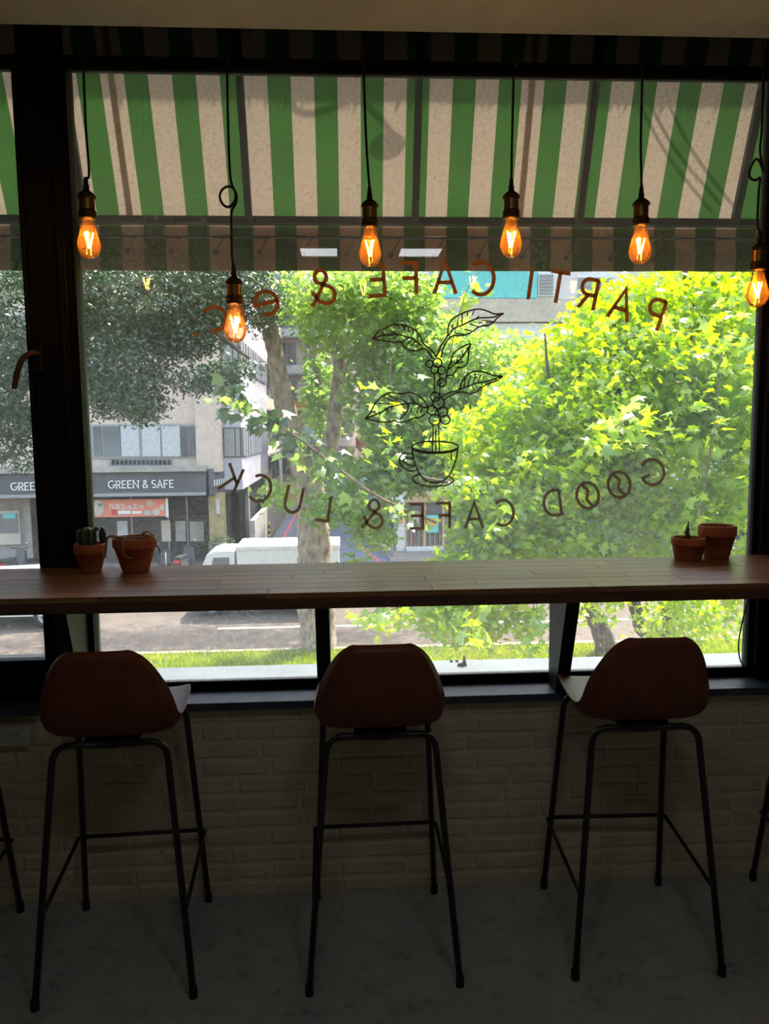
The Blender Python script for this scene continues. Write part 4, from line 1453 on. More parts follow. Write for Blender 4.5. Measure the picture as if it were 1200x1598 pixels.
# side sign letters: small plate
for k in range(9):
    t = k / 9
    q_ = Vector((p0.x + 0.12 + 0.52 * t, AYF - 0.28 + 1.55 * t, (p0.z + p1.z) / 2 + 0.05))
    partA(MB().box(q_.x, q_.x + 0.03, q_.y - 0.05, q_.y + 0.05, q_.z - 0.1, q_.z + 0.12), 'letter', M['signwhite'])
# windows of the first upper floor
win = [(146, 158, 'farglass'), (161, 187, 'farglass'), (189, 217, 'blind'), (222, 250, 'blind'), (253, 281, 'blind'), (294, 306, 'farglass')]
wf = partA(boxpx(MB(), 142, 662, 308, 715, AYF, 0.1, 0.06), 'window_frame', M['alu'])
for x0, x1, k in win:
    g = boxpx(MB(), x0, 665.5, x1, 712, AYF - 0.10, 0.02).build('pane', M[k], wf)
partA(boxpx(MB(), 281, 665, 293, 713, AYF - 0.07, 0.02), 'window_panel', M['fascia'])
gr = partA(boxpx(MB(), 172, 716, 268, 727, AYF, 0.1, 0.12), 'ventilation_grille', M['alu'])
for k in range(14):
    x0 = 174 + k * 6.7
    boxpx(MB(), x0, 717.5, x0 + 5.2, 725.5, AYF - 0.13, 0.02).build('slat', M['shopdark'], gr)
for zz, rows in ((4.2, 1), (7.4, 1)):
    for x0 in (-22, -17.5, -13, -8.6):
        f_ = partA(MB().box(x0, x0 + 3.2, AYF - 0.06, AYF + 0.1, zz, zz + 1.4), 'window_frame', M['alu'])
        for j in range(3):
            MB().box(x0 + 0.1 + j * 1.04, x0 + 1.02 + j * 1.04, AYF - 0.1, AYF - 0.07, zz + 0.08, zz + 1.32).build('pane', M['farglass'], f_)
# shop front: glazing, banner, columns
partA(boxpx(MB(), 134, 776, 326, 886, AYF + 0.5, 0.1), 'shop_window', M['shopdark'])
for x in (205, 262, 292):
    partA(boxpx(MB(), x, 776, x + 2, 886, AYF + 0.45, 0.05), 'shop_mullion', M['alu'])
bn = partA(boxpx(MB(), 144, 779.5, 262, 806.5, AYF - 0.2, 0.02), 'banner', M['banner'])
partA(boxpx(MB(), 258.5, 778, 262.5, 807, AYF - 0.23, 0.05), 'banner_batten', M['white'])
for (x0, y0, x1, y1, m_) in ((145, 781, 162, 805, 'creamwall'), (228, 781, 240, 790, 'creamwall'), (224, 796, 236, 804, 'blind'), (238, 793, 250, 804, 'creamwall'), (249, 787, 257, 797, 'creamwall'),
                             (174, 795, 183, 804, 'redpanel'), (184, 797, 204, 802, 'signwhite'), (206, 797.5, 221, 801.5, 'signwhite')):
    A, B = at(x0, (y0 + y1) / 2, Y=AYF - 0.215), at(x1, (y0 + y1) / 2, Y=AYF - 0.215)
    T, D = at((x0 + x1) / 2, y0, Y=AYF - 0.215), at((x0 + x1) / 2, y1, Y=AYF - 0.215)
    cxx, czz, rx, rz = (A.x + B.x) / 2, (T.z + D.z) / 2, (B.x - A.x) / 2, (T.z - D.z) / 2
    if m_ in ('signwhite', 'redpanel'):
        mbx = MB().box(cxx - rx, cxx + rx, AYF - 0.215, AYF - 0.205, czz - rz, czz + rz)
    else:
        mbx = MB().prism([(cxx + rx * math.cos(2 * PI * k / 14), czz + rz * math.sin(2 * PI * k / 14)) for k in range(14)], 'y', AYF - 0.215, AYF - 0.205)
    mbx.build('banner_print', M[m_], bn)
mbx = MB()
A = at(156, 788, Y=AYF - 0.225)
MB().prism([(A.x + 0.09 * math.cos(2 * PI * k / 10), A.z + 0.07 * math.sin(2 * PI * k / 10)) for k in range(10)], 'y', AYF - 0.225, AYF - 0.216).build('banner_print', M['greensign'], bn)
# characters on the banner, in brush-like strokes
for k in range(6):
    c0 = at(174.5 + k * 9.2, 790.5, Y=AYF - 0.22)
    s_ = 0.105
    mbx = MB()
    rr = random.Random(20 + k)
    for st in ([(-.9, .75), (.9, .75)], [(0, 1), (0, .3)], [(-.7, .3), (.7, .3)], [(-.6, .3), (-.6, -.8)], [(.6, .3), (.6, -.8)], [(-.6, -.25), (.6, -.25)], [(-.9, -.85), (.9, -.85)], [(0, .3), (rr.uniform(-.3, .3), -.85)]):
        if rr.random() < 0.85:
            ribbon(mbx, [(p[0] * s_, p[1] * s_) for p in st], 0.024, 0.012)
    mbx.build('banner_character', M['signwhite'], bn, loc=Vector((c0.x, AYF - 0.222, c0.z)))
partA(boxpx(MB(), 183, 813, 199, 838, AYF + 0.4, 0.02), 'notice', M['blind'])
partA(boxpx(MB(), 326, 770, 349, 846, AYF - 0.2, 0.6), 'stone_column', M['ochre'])
partA(boxpx(MB(), 337, 779, 343, 802, AYF - 0.23, 0.02), 'notice', M['blind'])
partA(boxpx(MB(), 326, 846, 349, 888, AYF - 0.3, 0.7), 'planter_box', M['concrete'])
partA(boxpx(MB(), 62, 775, 84, 850, AYF + 0.1, 0.3), 'stone_column', M['ochre'])
partA(boxpx(MB(), -60, 775, 49, 872, AYF + 0.5, 0.3), 'side_wall', M['concrete'])
partA(boxpx(MB(), 49, 775, 62, 872, AYF + 0.55, 0.3), 'dark_pier', M['shopdark'])
nw = partA(boxpx(MB(), -12, 797, 31, 850, AYF + 0.35, 0.16), 'window_frame', M['creamwall'])
boxpx(MB(), -8, 801, 28, 832, AYF + 0.32, 0.02).build('pane', M['farglass'], nw)
boxpx(MB(), 4, 801, 24, 809, AYF + 0.30, 0.02).build('pane', M['turquoise'], nw)
for x0, x1 in ((252, 266), (274, 290), (296, 318)):
    partA(boxpx(MB(), x0, 812 + (x0 % 7), x1, 845, AYF + 0.42, 0.03), 'shelf_display', M['creamwall' if x0 < 270 else 'concrete'])

# pale wing projecting into the side street
WX1 = at(377, 700, Y=AYF + 0.5).x
wz0 = at(360, 764, Y=AYF + 0.5).z
wing = empty('pale_wing_building', (WX1, AYF + 0.5, GZ))
tag(wing, 'pale grey upper wing with long ribbon windows beside the beige corner building', 'building')
oW = -wing.location
MB().box(cx + 0.01, WX1, AYF + 0.5, 37.0, wz0, 14).build('wall', M['lavender'], wing, loc=oW)
MB().box(cx + 0.3, WX1 - 0.15, AYF + 2.2, 37.0, GZ, wz0).build('ground_floor', M['shopdark'], wing, loc=oW)
for zt in (at(360, 667, Y=AYF + 0.5).z, at(360, 667, Y=AYF + 0.5).z + 3.25, at(360, 667, Y=AYF + 0.5).z + 6.5):
    zb = zt - 1.12
    f_ = MB().box(cx + 0.02, WX1 + 0.02, AYF + 0.46, 36.6, zb, zt).build('window_frame', M['fascia'], wing, loc=oW)
    MB().box(cx + 0.06, cx + 0.44, AYF + 0.43, AYF + 0.46, zb + .05, zt - .05).build('pane', M['alu'], f_)
    MB().box(cx + 0.48, WX1 - 0.05, AYF + 0.43, AYF + 0.46, zb + .05, zt - .05).build('pane', M['alu'], f_)
    for k in range(11):
        y = AYF + 0.75 + k * 0.86
        MB().box(WX1 + 0.02, WX1 + 0.05, y, y + 0.62, zb + .05, zt - .05).build('pane', M['farglass' if k % 3 else 'alu'], f_)
        MB().box(WX1 + 0.02, WX1 + 0.09, y + 0.68, y + 0.80, zb, zt).build('mullion', M['lavender'], f_)
MB().box(WX1 - 0.02, WX1 + 0.02, 28.5, 28.62, GZ, wz0).build('drain_pipe', M['polegrey'], wing, loc=oW)

# ------------------------------------------------------------------ buildings along and at the end of the side street


def flats(name, label, x0, x1, y0, y1, z1, m_, floors, bays, face, railm, extra=()):
    """block of flats with slabs, balconies, windows and panes on the face towards us or towards the street"""
    o = empty(name, ((x0 + x1) / 2, y0, GZ))
    tag(o, label, 'building')
    oo = -o.location
    MB().box(x0, x1, y0, y1, GZ, z1).build('wall', m_, o, loc=oo)
    fh = (z1 - GZ) / floors
    for k in range(floors):
        zb = GZ + k * fh
        if face == 'front':
            MB().box(x0 - 0.1, x1 + 0.1, y0 - 0.7, y0, zb + fh - 0.18, zb + fh).build('balcony_slab', M['concrete'], o, loc=oo)
            MB().box(x0, x1, y0 - 0.7, y0 - 0.62, zb + fh, zb + fh + 0.75).build('balcony_parapet', railm[k % len(railm)], o, loc=oo)
            w = (x1 - x0) / bays
            for j in range(bays):
                f_ = MB().box(x0 + j * w + 0.15 * w, x0 + j * w + 0.85 * w, y0 - 0.05, y0, zb + 0.8, zb + fh - 0.5).build('window', M['alu'], o, loc=oo)
                MB().box(x0 + j * w + 0.18 * w, x0 + j * w + 0.48 * w, y0 - 0.08, y0 - 0.05, zb + 0.88, zb + fh - 0.58).build('pane', M['farglass'], f_)
                MB().box(x0 + j * w + 0.52 * w, x0 + j * w + 0.82 * w, y0 - 0.08, y0 - 0.05, zb + 0.88, zb + fh - 0.58).build('pane', M['farglass'], f_)
        else:
            xs, sg = (x1, 1) if face == 'right' else (x0, -1)
            MB().box(xs, xs + sg * 0.6, y0, y1, zb + fh - 0.16, zb + fh).build('balcony_slab', M['concrete'], o, loc=oo)
            MB().box(xs + sg * 0.52, xs + sg * 0.6, y0, y1, zb + fh, zb + fh + 0.75).build('balcony_parapet', railm[k % len(railm)], o, loc=oo)
            w = (y1 - y0) / bays
            for j in range(bays):
                f_ = MB().box(xs, xs + sg * 0.05, y0 + j * w + 0.15 * w, y0 + j * w + 0.85 * w, zb + 0.8, zb + fh - 0.5).build('window', M['alu'], o, loc=oo)
                MB().box(xs + sg * 0.05, xs + sg * 0.08, y0 + j * w + 0.2 * w, y0 + j * w + 0.8 * w, zb + 0.88, zb + fh - 0.58).build('pane', M['farglass'], f_)
    for (ex, ey, ez, w, h, mm, nm) in extra:
        MB().box(ex, ex + w, ey, ey + 0.12, ez, ez + h).build(nm, M[mm], o, loc=oo)
    return o


flats('apartment_building', 'cream apartment block with balconies at the far end of the side street', -9, 1.5, 72, 80, 17, M['creamwall'], 6, 4, 'front', [M['whitewall'], M['creamwall'], M['whitewall']],
      extra=((-5.2, 71.2, 3.2, 2.2, 1.0, 'orange', 'shop_sign'), (-3.9, 71.15, 0.6, 1.6, 0.7, 'orange', 'shop_sign'), (-2.6, 71.2, 5.1, 2.6, 0.25, 'greensign', 'awning_strip')))
flats('apartment_building', 'pale apartment block on the left of the side street behind the wing', -11, -5.9, 44, 70, 13, M['creamwall'], 5, 7, 'right', [M['whitewall'], M['creamwall']])
flats('apartment_building', 'white apartment block with a red balcony panel on the right of the side street', 1.9, 9, 40, 70, 14, M['whitewall'], 5, 7, 'left', [M['redpanel'], M['whitewall'], M['concrete']])

# building across the street on the right
bR = empty('street_building', (1.95, 28, GZ))
tag(bR, 'white building with turquoise panel behind the bright trees on the right', 'building')
oR = -bR.location
RY = 28.6
rx0 = at(613, 820, Y=RY).x
MB().box(rx0 + 0.2, 40, RY + 0.3, RY + 10, at(700, 770, Y=RY).z, 13).build('upper_wall', M['whitewall'], bR, loc=oR)
MB().box(rx0 + 0.3, 40, RY + 1.2, RY + 10, GZ, at(700, 770, Y=RY).z).build('ground_floor', M['shopdark'], bR, loc=oR)
boxpx(MB(), 618.5, 772, 631.5, 873, RY - 0.2, 0.5).build('white_pillar', M['whitewall'], bR, loc=oR)
boxpx(MB(), 621, 804, 628.5, 817, RY - 0.23, 0.03).build('house_notice', M['orange'], bR, loc=oR)
boxpx(MB(), 631.5, 769, 760, 783, RY - 0.1, 0.3).build('shop_lintel', M['wooddoor'], bR, loc=oR)
for x0, x1 in ((631.5, 635), (661, 664.5), (690, 694), (720, 724)):
    boxpx(MB(), x0, 783, x1, 862, RY + 0.0, 0.15).build('door_post', M['wooddoor'], bR, loc=oR)
gp = boxpx(MB(), 635, 783, 760, 862, RY + 0.2, 0.06).build('door_glazing', M['farglass'], bR, loc=oR)
for x in (641, 647, 653, 659, 670, 678, 686):
    boxpx(MB(), x, 825, x + 1.4, 852, RY + 0.12, 0.04).build('grille_bar', M['wooddoor' if x != 647 else 'redpanel'], bR, loc=oR)
boxpx(MB(), 637, 797, 654, 823, RY - 0.02, 0.03).build('poster', M['wooddoor'], bR, loc=oR)
boxpx(MB(), 640, 803, 652, 817, RY - 0.03, 0.02).build('poster_print', M['creamwall'], bR, loc=oR)
boxpx(MB(), 666, 804, 684, 831, RY - 0.02, 0.03).build('poster', M['turquoise'], bR, loc=oR)
A = at(674.5, 815, Y=RY - 0.04)
MB().prism([(A.x + 0.23 * math.cos(2 * PI * k / 16), A.z + 0.18 * math.sin(2 * PI * k / 16)) for k in range(16)], 'y', RY - 0.05, RY - 0.02).build('poster_print', M['yellow'], bR, loc=oR)
boxpx(MB(), 634, 855, 692, 866, RY - 0.3, 0.8).build('door_step', M['whitewall'], bR, loc=oR)
# facade bands: turquoise panel, windows with frames and louvres
boxpx(MB(), 676, 418, 838, 465, RY + 0.2, 0.15).build('turquoise_panel', M['turquoise'], bR, loc=oR)
boxpx(MB(), 640, 466, 900, 502, RY + 0.05, 0.3).build('facade_band', M['creamwall'], bR, loc=oR)
boxpx(MB(), 640, 505, 900, 545, RY + 0.15, 0.3).build('facade_band', M['whitewall'], bR, loc=oR)
for x0, x1, y0, y1 in ((840, 866, 425, 462), (1012, 1040, 428, 482), (1050, 1068, 428, 482), (1074, 1108, 428, 486), (640, 668, 425, 462), (700, 740, 560, 620), (790, 830, 560, 620), (900, 960, 430, 485)):
    f_ = boxpx(MB(), x0, y0, x1, y1, RY + 0.2, 0.12).build('window', M['white'], bR, loc=oR)
    xm = (x0 + x1) / 2
    A, B, D, T = at(x0 + 2, y0, Y=RY + .15), at(x1 - 2, y0, Y=RY + .15), at(xm, y1 - 2, Y=RY + .15), at(xm, y0 + 2, Y=RY + .15)
    for k in range(6):
        z0 = D.z + (T.z - D.z) * k / 6
        MB().box(A.x, B.x, RY + 0.15, RY + 0.19, z0 + 0.02, z0 + (T.z - D.z) / 6 - 0.03).build('louvre', M['alu'], f_)

# ------------------------------------------------------------------ poles


def pole_thing(name, label, cat):
    o = empty(name)
    return tag(o, label, cat)


lp = at(440, 790, Z=GZ)
o = empty('street_lamp', (lp.x, lp.y, GZ))
tag(o, 'pale grey street lamp with a curved arm in the side street', 'street lamp')
H = at(440, 700, Y=lp.y).z - GZ
ax = at(468, 692, Y=lp.y).x - lp.x
MB().tube(bez([(0, 0, 0), (0, 0, H * 0.5), (0, 0, H * 0.93), (ax * 0.25, 0, H * 1.08), (ax, 0, H * 1.14)], 6), 0.11, 8).build('mast', M['white'], o)
MB().box(ax - 0.1, ax + 0.7, -0.12, 0.12, H * 1.13 - 0.03, H * 1.13 + 0.09, 0.02).build('lamp_head', M['white'], o)
MB().lathe([(0.0, 0), (0.14, 0), (0.14, 0.4), (0.09, 0.45)], n=12).build('mast_base', M['polegrey'], o)
lp = at(411.5, 852, Z=GZ) + Vector((0.25, 0, 0))
o = empty('bollard', (lp.x, lp.y, GZ))
tag(o, 'thin yellow and black striped bollard by the garden wall', 'bollard')
for k in range(8):
    MB().tube([(0, 0, k * 0.13), (0, 0, k * 0.13 + 0.13)], 0.05, 8).build('stripe_band', M['yellow' if k % 2 else 'tyre'], o)
lp = at(612, 873, Z=GZ)
o = empty('signpost', (lp.x, lp.y, GZ))
tag(o, 'white metal post at the street corner beside the white pillar', 'post')
MB().tube([(0, 0, 0), (0, 0, 2.45)], 0.055, 10).build('post', M['polegrey'], o)
MB().lathe([(0.0, 2.45), (0.06, 2.45), (0.05, 2.5), (0, 2.51)], n=10).build('post_cap', M['white'], o)
MB().lathe([(0.0, 0), (0.1, 0), (0.1, 0.05), (0.055, 0.07)], n=10).build('base_flange', M['polegrey'], o)

# ------------------------------------------------------------------ vehicles


def wheel(parent, x, y, r, w=0.17):
    prof = [(r * 0.62, -w / 2), (r * 0.92, -w / 2), (r, -w / 2 + 0.03), (r, w / 2 - 0.03), (r * 0.92, w / 2), (r * 0.62, w / 2)]
    t = MB().lathe(prof, n=24, closed=True).build('tyre', M['tyre'], parent, loc=(x, y, r), rot=(PI / 2, 0, 0))
    MB().lathe([(0.0, 0.05), (r * 0.25, 0.06), (r * 0.3, 0.03), (r * 0.55, 0.02), (r * 0.62, 0.06), (r * 0.66, 0.06)], n=20).build('wheel_disc', M['hub'], t)
    return t


# small white box truck facing left
vx0, vx1 = at(306, 960, Y=18.9).x, at(531, 960, Y=18.9).x
wxa, wxb = at(332, 962, Y=18.5).x, at(470, 957, Y=18.5).x
VY = 18.5
tr = empty('box_truck', (vx0, VY, GZ))
tag(tr, 'small white box truck with blue sky shade painted into its lower body, parked across the road', 'truck')
Lh = vx1 - vx0
cab = [(0.02, 0.42), (0.0, 0.78), (0.12, 1.02), (0.42, 1.70), (0.62, 1.78), (1.16, 1.78), (1.16, 0.35), (0.1, 0.35)]
MB().prism(cab, 'y', 0.0, 1.45).build('cab', M['carwhite'], tr)
MB().prism([(0.15, 1.06), (0.43, 1.66), (0.44, 1.655), (0.17, 1.05)], 'y', 0.1, 1.35).build('windscreen', M['farglass'], tr)
MB().prism([(0.46, 1.08), (0.60, 1.62), (1.02, 1.62), (1.02, 1.08)], 'y', -0.012, 0.0).build('side_window', M['farglass'], tr)
MB().box(0.24, 0.30, -0.10, 0.0, 1.1, 1.3, 0.01).build('wing_mirror', M['tyre'], tr)
MB().box(-0.05, 0.1, 0.02, 1.43, 0.34, 0.52, 0.02).build('bumper', M['concrete'], tr)
MB().box(-0.012, 0.05, 0.06, 0.28, 0.66, 0.82, 0.01).build('headlamp', M['blind'], tr)
MB().box(1.22, Lh, -0.03, 1.5, 0.66, 1.90, 0.04).build('cargo_box', M['carwhite'], tr)
MB().box(1.20, Lh + 0.02, -0.06, 1.53, 1.80, 1.92, 0.02).build('roof_rim', M['white'], tr)
MB().box(1.2, Lh - 0.05, -0.02, 1.45, 0.34, 0.66, 0.02).build('lower_body', M['carshade'], tr)
MB().box(0.9, Lh - 0.3, 0.3, 1.2, 0.22, 0.36).build('chassis', M['tyre'], tr)
MB().box(Lh - 0.06, Lh + 0.0, 0.05, 0.2, 0.45, 0.6).build('tail_lamp', M['redlamp'], tr)
for wx in (wxa - vx0, wxb - vx0):
    for yy in (0.08, 1.36):
        wheel(tr, wx, yy, 0.29)
# white saloon car at the left edge
cr = empty('saloon_car', (at(75, 978, Z=GZ).x + 0.75, 17.6, GZ))
tag(cr, 'low white saloon car at the left edge, seen under the counter', 'car')
body = [(-4.2, 0.32), (-4.25, 0.75), (-4.05, 0.92), (-3.2, 0.95), (-2.6, 1.36), (-1.4, 1.40), (-0.75, 0.98), (-0.1, 0.86), (0.0, 0.62), (-0.02, 0.32)]
MB().prism(body, 'y', 0.0, 1.65).build('body', M['carwhite'], cr)
MB().prism([(-3.05, 0.97), (-2.55, 1.30), (-1.45, 1.33), (-0.92, 0.99)], 'y', -0.012, 0.0).build('side_window', M['farglass'], cr)
MB().box(-0.1, 0.03, 0.1, 1.55, 0.3, 0.5, 0.02).build('bumper', M['carwhite'], cr)
MB().box(-4.0, -0.4, 0.2, 1.45, 0.2, 0.34).build('chassis', M['tyre'], cr)
for wx in (-0.75, -3.35):
    for yy in (0.07, 1.55):
        wheel(cr, wx, yy, 0.31)


# parked scooters in front of the shop
def make_scooter():
    o = empty('motor_scooter')
    for x in (-0.6, 0.6):
        t = MB().lathe([(0.13, -0.05), (0.19, -0.05), (0.22, -0.02), (0.22, 0.02), (0.19, 0.05), (0.13, 0.05)], n=16, closed=True).build('tyre', M['tyre'], o, loc=(x, 0, 0.22), rot=(PI / 2, 0, 0))
        MB().lathe([(0.0, 0.03), (0.06, 0.04), (0.13, 0.03)], n=12).build('wheel_disc', M['hub'], t)
    MB().prism([(-0.75, 0.45), (-0.8, 0.68), (-0.1, 0.62), (0.0, 0.35), (-0.15, 0.28), (-0.5, 0.3)], 'y', -0.14, 0.14).build('rear_body', M['scooterdark'], o)
    MB().prism([(-0.15, 0.22), (-0.15, 0.3), (0.3, 0.3), (0.3, 0.22)], 'y', -0.16, 0.16).build('footboard', M['scooterdark'], o)
    MB().prism([(0.28, 0.25), (0.42, 0.95), (0.5, 0.93), (0.55, 0.5), (0.4, 0.25)], 'y', -0.17, 0.17).build('front_shield', M['scooterdark'], o)
    MB().box(-0.78, -0.08, -0.12, 0.12, 0.66, 0.77, 0.03).build('seat', M['tyre'], o)
    MB().tube([(0.38, -0.33, 1.03), (0.42, 0, 0.97), (0.38, 0.33, 1.03)], 0.016, 6).build('handlebar', M['tyre'], o)
    MB().sphere((0.40, -0.25, 1.18), 0.06, (0.4, 1, 0.7), 8, 6).build('mirror', M['hub'], o)
    MB().tube([(0.5, 0, 0.9), (0.6, 0, 0.25)], 0.03, 6).build('fork', M['hub'], o)
    MB().box(-0.84, -0.78, -0.09, 0.09, 0.56, 0.66).build('tail_lamp', M['redlamp'], o)
    MB().box(-0.86, -0.84, -0.12, 0.12, 0.36, 0.50).build('number_plate', M['blind'], o)
    return o


sc0 = make_scooter()
scs = [((150, 888), 80, 'dark scooter with red tail lamp seen between the two left pots'), ((300, 888), 82, 'dark scooter with red tail lamp just left of the box truck'),
       ((272, 886), -70, 'dark scooter facing the road, right of the trailing plant pot'), ((228, 887), 95, 'dark scooter parked behind the trailing plant pot'),
       ((58, 888), 85, 'dark scooter with pale number plate left of the window post'), ((18, 887), 70, 'dark scooter at the far left below the grey wall window')]
for i, (c, a, lab) in enumerate(scs):
    o = sc0 if i == 0 else copy_tree(sc0)
    p = at(c[0], c[1], Z=GZ)
    o.location = (p.x, 24.6, GZ)
    o.rotation_euler = (0, 0, math.radians(a))
    tag(o, lab, 'scooter', 'scooters parked before the shop')

# ------------------------------------------------------------------ trees
MAPLE = np.array([(0, 0), (.18, .05), (.5, -.02), (.34, .22), (.56, .50), (.26, .46), (0, 1.0), (-.26, .46), (-.56, .50), (-.34, .22), (-.5, -.02), (-.18, .05)], float)
MAPLE_T = [(0, 1, 3), (1, 2, 3), (0, 3, 5), (3, 4, 5), (0, 5, 7), (5, 6, 7), (0, 7, 9), (7, 8, 9), (0, 9, 11), (9, 10, 11)]
OVAL = np.array([(0, 0), (.22, .38), (.14, .75), (0, 1.0), (-.14, .75), (-.22, .38)], float)
OVAL_T = [(0, 1, 5), (1, 2, 4), (1, 4, 5), (2, 3, 4)]


def leaf_frames(n, droop=0.5, tilt=0.9):
    """random leaf axes: tip direction d and normal nrm"""
    a = rng.uniform(0, 2 * PI, n)
    dz = -np.abs(rng.normal(droop, 0.35, n))
    d = np.stack([np.cos(a), np.sin(a), dz], 1)
    d /= np.linalg.norm(d, axis=1)[:, None]
    r = rng.normal(0, tilt, (n, 3)) + np.array([0, -0.25, 1.0])
    nrm = r - d * (r * d).sum(1)[:, None]
    nrm /= np.linalg.norm(nrm, axis=1)[:, None]
    return d, nrm


def leaf_cloud(P, size, shape, tris, droop=0.5, tilt=0.9, jit=0.3):
    n = len(P)
    d, nrm = leaf_frames(n, droop, tilt)
    u = np.cross(d, nrm)
    s = size * (1 + rng.uniform(-jit, jit, n))
    fold = -0.22 * np.abs(shape[:, 0]) - 0.12 * shape[:, 1] ** 2
    V = P[:, None, :] + s[:, None, None] * (u[:, None, :] * shape[None, :, 0, None] + d[:, None, :] * shape[None, :, 1, None] + nrm[:, None, :] * fold[None, :, None])
    k = len(shape)
    T = (np.arange(n) * k)[:, None, None] + np.array(tris)[None]
    return V.reshape(-1, 3), T.reshape(-1, 3)


def blob_points(blobs, per, twig=0.0):
    """points in ellipsoids given as (px,py,Y,rx_px,ry_px,ry_depth,count); clustered on little twigs"""
    out_ = []
    for (px, py, Y, rx, rz, dy, cnt) in blobs:
        c = np.array(at(px, py, Y=Y))
        sc = (Y - CAM_Y) / FPX
        m_ = max(1, cnt // per)
        g = rng.normal(0, 1, (m_, 3))
        g /= np.linalg.norm(g, axis=1)[:, None]
        g *= rng.uniform(0.15, 1.0, (m_, 1)) ** 0.45
        cc = c + g * np.array([rx * sc, dy, rz * sc])
        q_ = np.repeat(cc, per, 0) + rng.normal(0, twig, (m_ * per, 3)) * np.array([1, 1, 0.6])
        out_.append(q_)
    return np.concatenate(out_)


def limb(pts, r0, r1, n=9, sub=10):
    pp = bez(pts, sub)
    rs = [r0 + (r1 - r0) * k / (len(pp) - 1) for k in range(len(pp))]
    return pp, rs


def add_tree(name, label, base, limbs, bark, foliage, loose=None, group='street trees'):
    o = empty(name, base)
    tag(o, label, 'tree', group)
    off_ = -Vector(base)
    for k, (pts, r0, r1) in enumerate(limbs):
        pp, rs = limb([Vector(p) for p in pts], r0, r1)
        nm = 'trunk' if k == 0 else 'branch'
        tb = MB().tube(pp, rs, 16 if r0 > 0.1 else 7)
        if r0 > 0.1:                      # knotty, uneven bark
            ns = 16
            for vi in range(len(pp) * ns):
                c_ = pp[vi // ns]
                v_ = Vector(tb.v[vi])
                w_ = 1 + 0.10 * math.sin(v_.z * 7 + (vi % ns) * 1.9) * math.sin(v_.z * 3.1 + vi % ns) + random.uniform(-0.07, 0.07)
                tb.v[vi] = tuple(c_ + (v_ - c_) * w_)
        tb.build(nm, bark, o, loc=off_)
    V, T, m_ = foliage
    f = share('foliage', fast_mesh('foliage', V + np.array(off_), T, m_), o)
    f['kind'] = 'stuff'
    return o


def A3(px, py, Y):
    return at(px, py, Y=Y)


# -- centre: plane tree with pale peeling trunk
b2 = at(498, 1014, Z=GZ)
Y2 = b2.y
limbs = [([A3(500, 1030, Y2), A3(492, 930, Y2), A3(490, 850, Y2), A3(486, 780, Y2), A3(478, 735, Y2)], 0.42, 0.30),
         ([A3(478, 745, Y2), A3(458, 690, Y2), A3(442, 620, Y2 - .2), A3(428, 545, Y2 - .4), A3(412, 470, Y2 - .6), A3(404, 380, Y2 - .6), A3(400, 250, Y2)], 0.26, 0.11),
         ([A3(484, 745, Y2), A3(506, 715, Y2), A3(520, 670, Y2), A3(527, 610, Y2), A3(530, 550, Y2 + .2), A3(522, 470, Y2 + .3), A3(515, 380, Y2)], 0.22, 0.10),
         ([A3(527, 600, Y2), A3(560, 540, Y2 - .5), A3(600, 500, Y2 - .8), A3(650, 440, Y2 - 1)], 0.07, 0.02),
         ([A3(505, 640, Y2 + .6), A3(492, 560, Y2 + .9), A3(488, 480, Y2 + 1)], 0.12, 0.07)]
bl2 = [(502, 620, 15.9, 28, 70, .6, 900), (560, 490, 14, 110, 70, 1.6, 2873), (650, 560, 13.5, 80, 90, 1.5, 2652), (480, 450, 15, 60, 40, 1.2, 994), (720, 590, 13, 90, 90, 1.5, 2873), (640, 680, 12.5, 80, 70, 1.3, 1878),
       (590, 620, 14, 60, 70, 1.2, 1215), (590, 460, 13.5, 90, 40, 1.5, 1989), (570, 760, 12.5, 55, 45, 1.0, 773), (635, 735, 12, 60, 28, 1.0, 884), (580, 820, 12, 40, 30, .8, 464), (520, 790, 12.5, 40, 28, .8, 287),
       (790, 575, 14, 60, 48, 1.2, 1326), (700, 700, 12, 70, 70, 1.2, 1436), (430, 770, 12.5, 30, 22, .6, 154), (520, 730, 13, 40, 24, .8, 221), (560, 870, 12, 20, 16, .5, 88), (650, 470, 14, 30, 30, 1, 221)]
high = np.array([1.2, 22.0, 9.4]) + rng.normal(0, 1, (7500, 3)) * np.array([3.2, 0.65, 0.6])
P2 = np.concatenate([blob_points(bl2, 9, 0.16), high])
V2, T2 = leaf_cloud(P2, 0.13, MAPLE, MAPLE_T, 0.55, 0.8)
add_tree('plane_tree', 'tall forked tree with pale peeling trunk at the mouth of the side street', (b2.x, b2.y, GZ), limbs, M['bark'], (V2, T2, M['plane']))

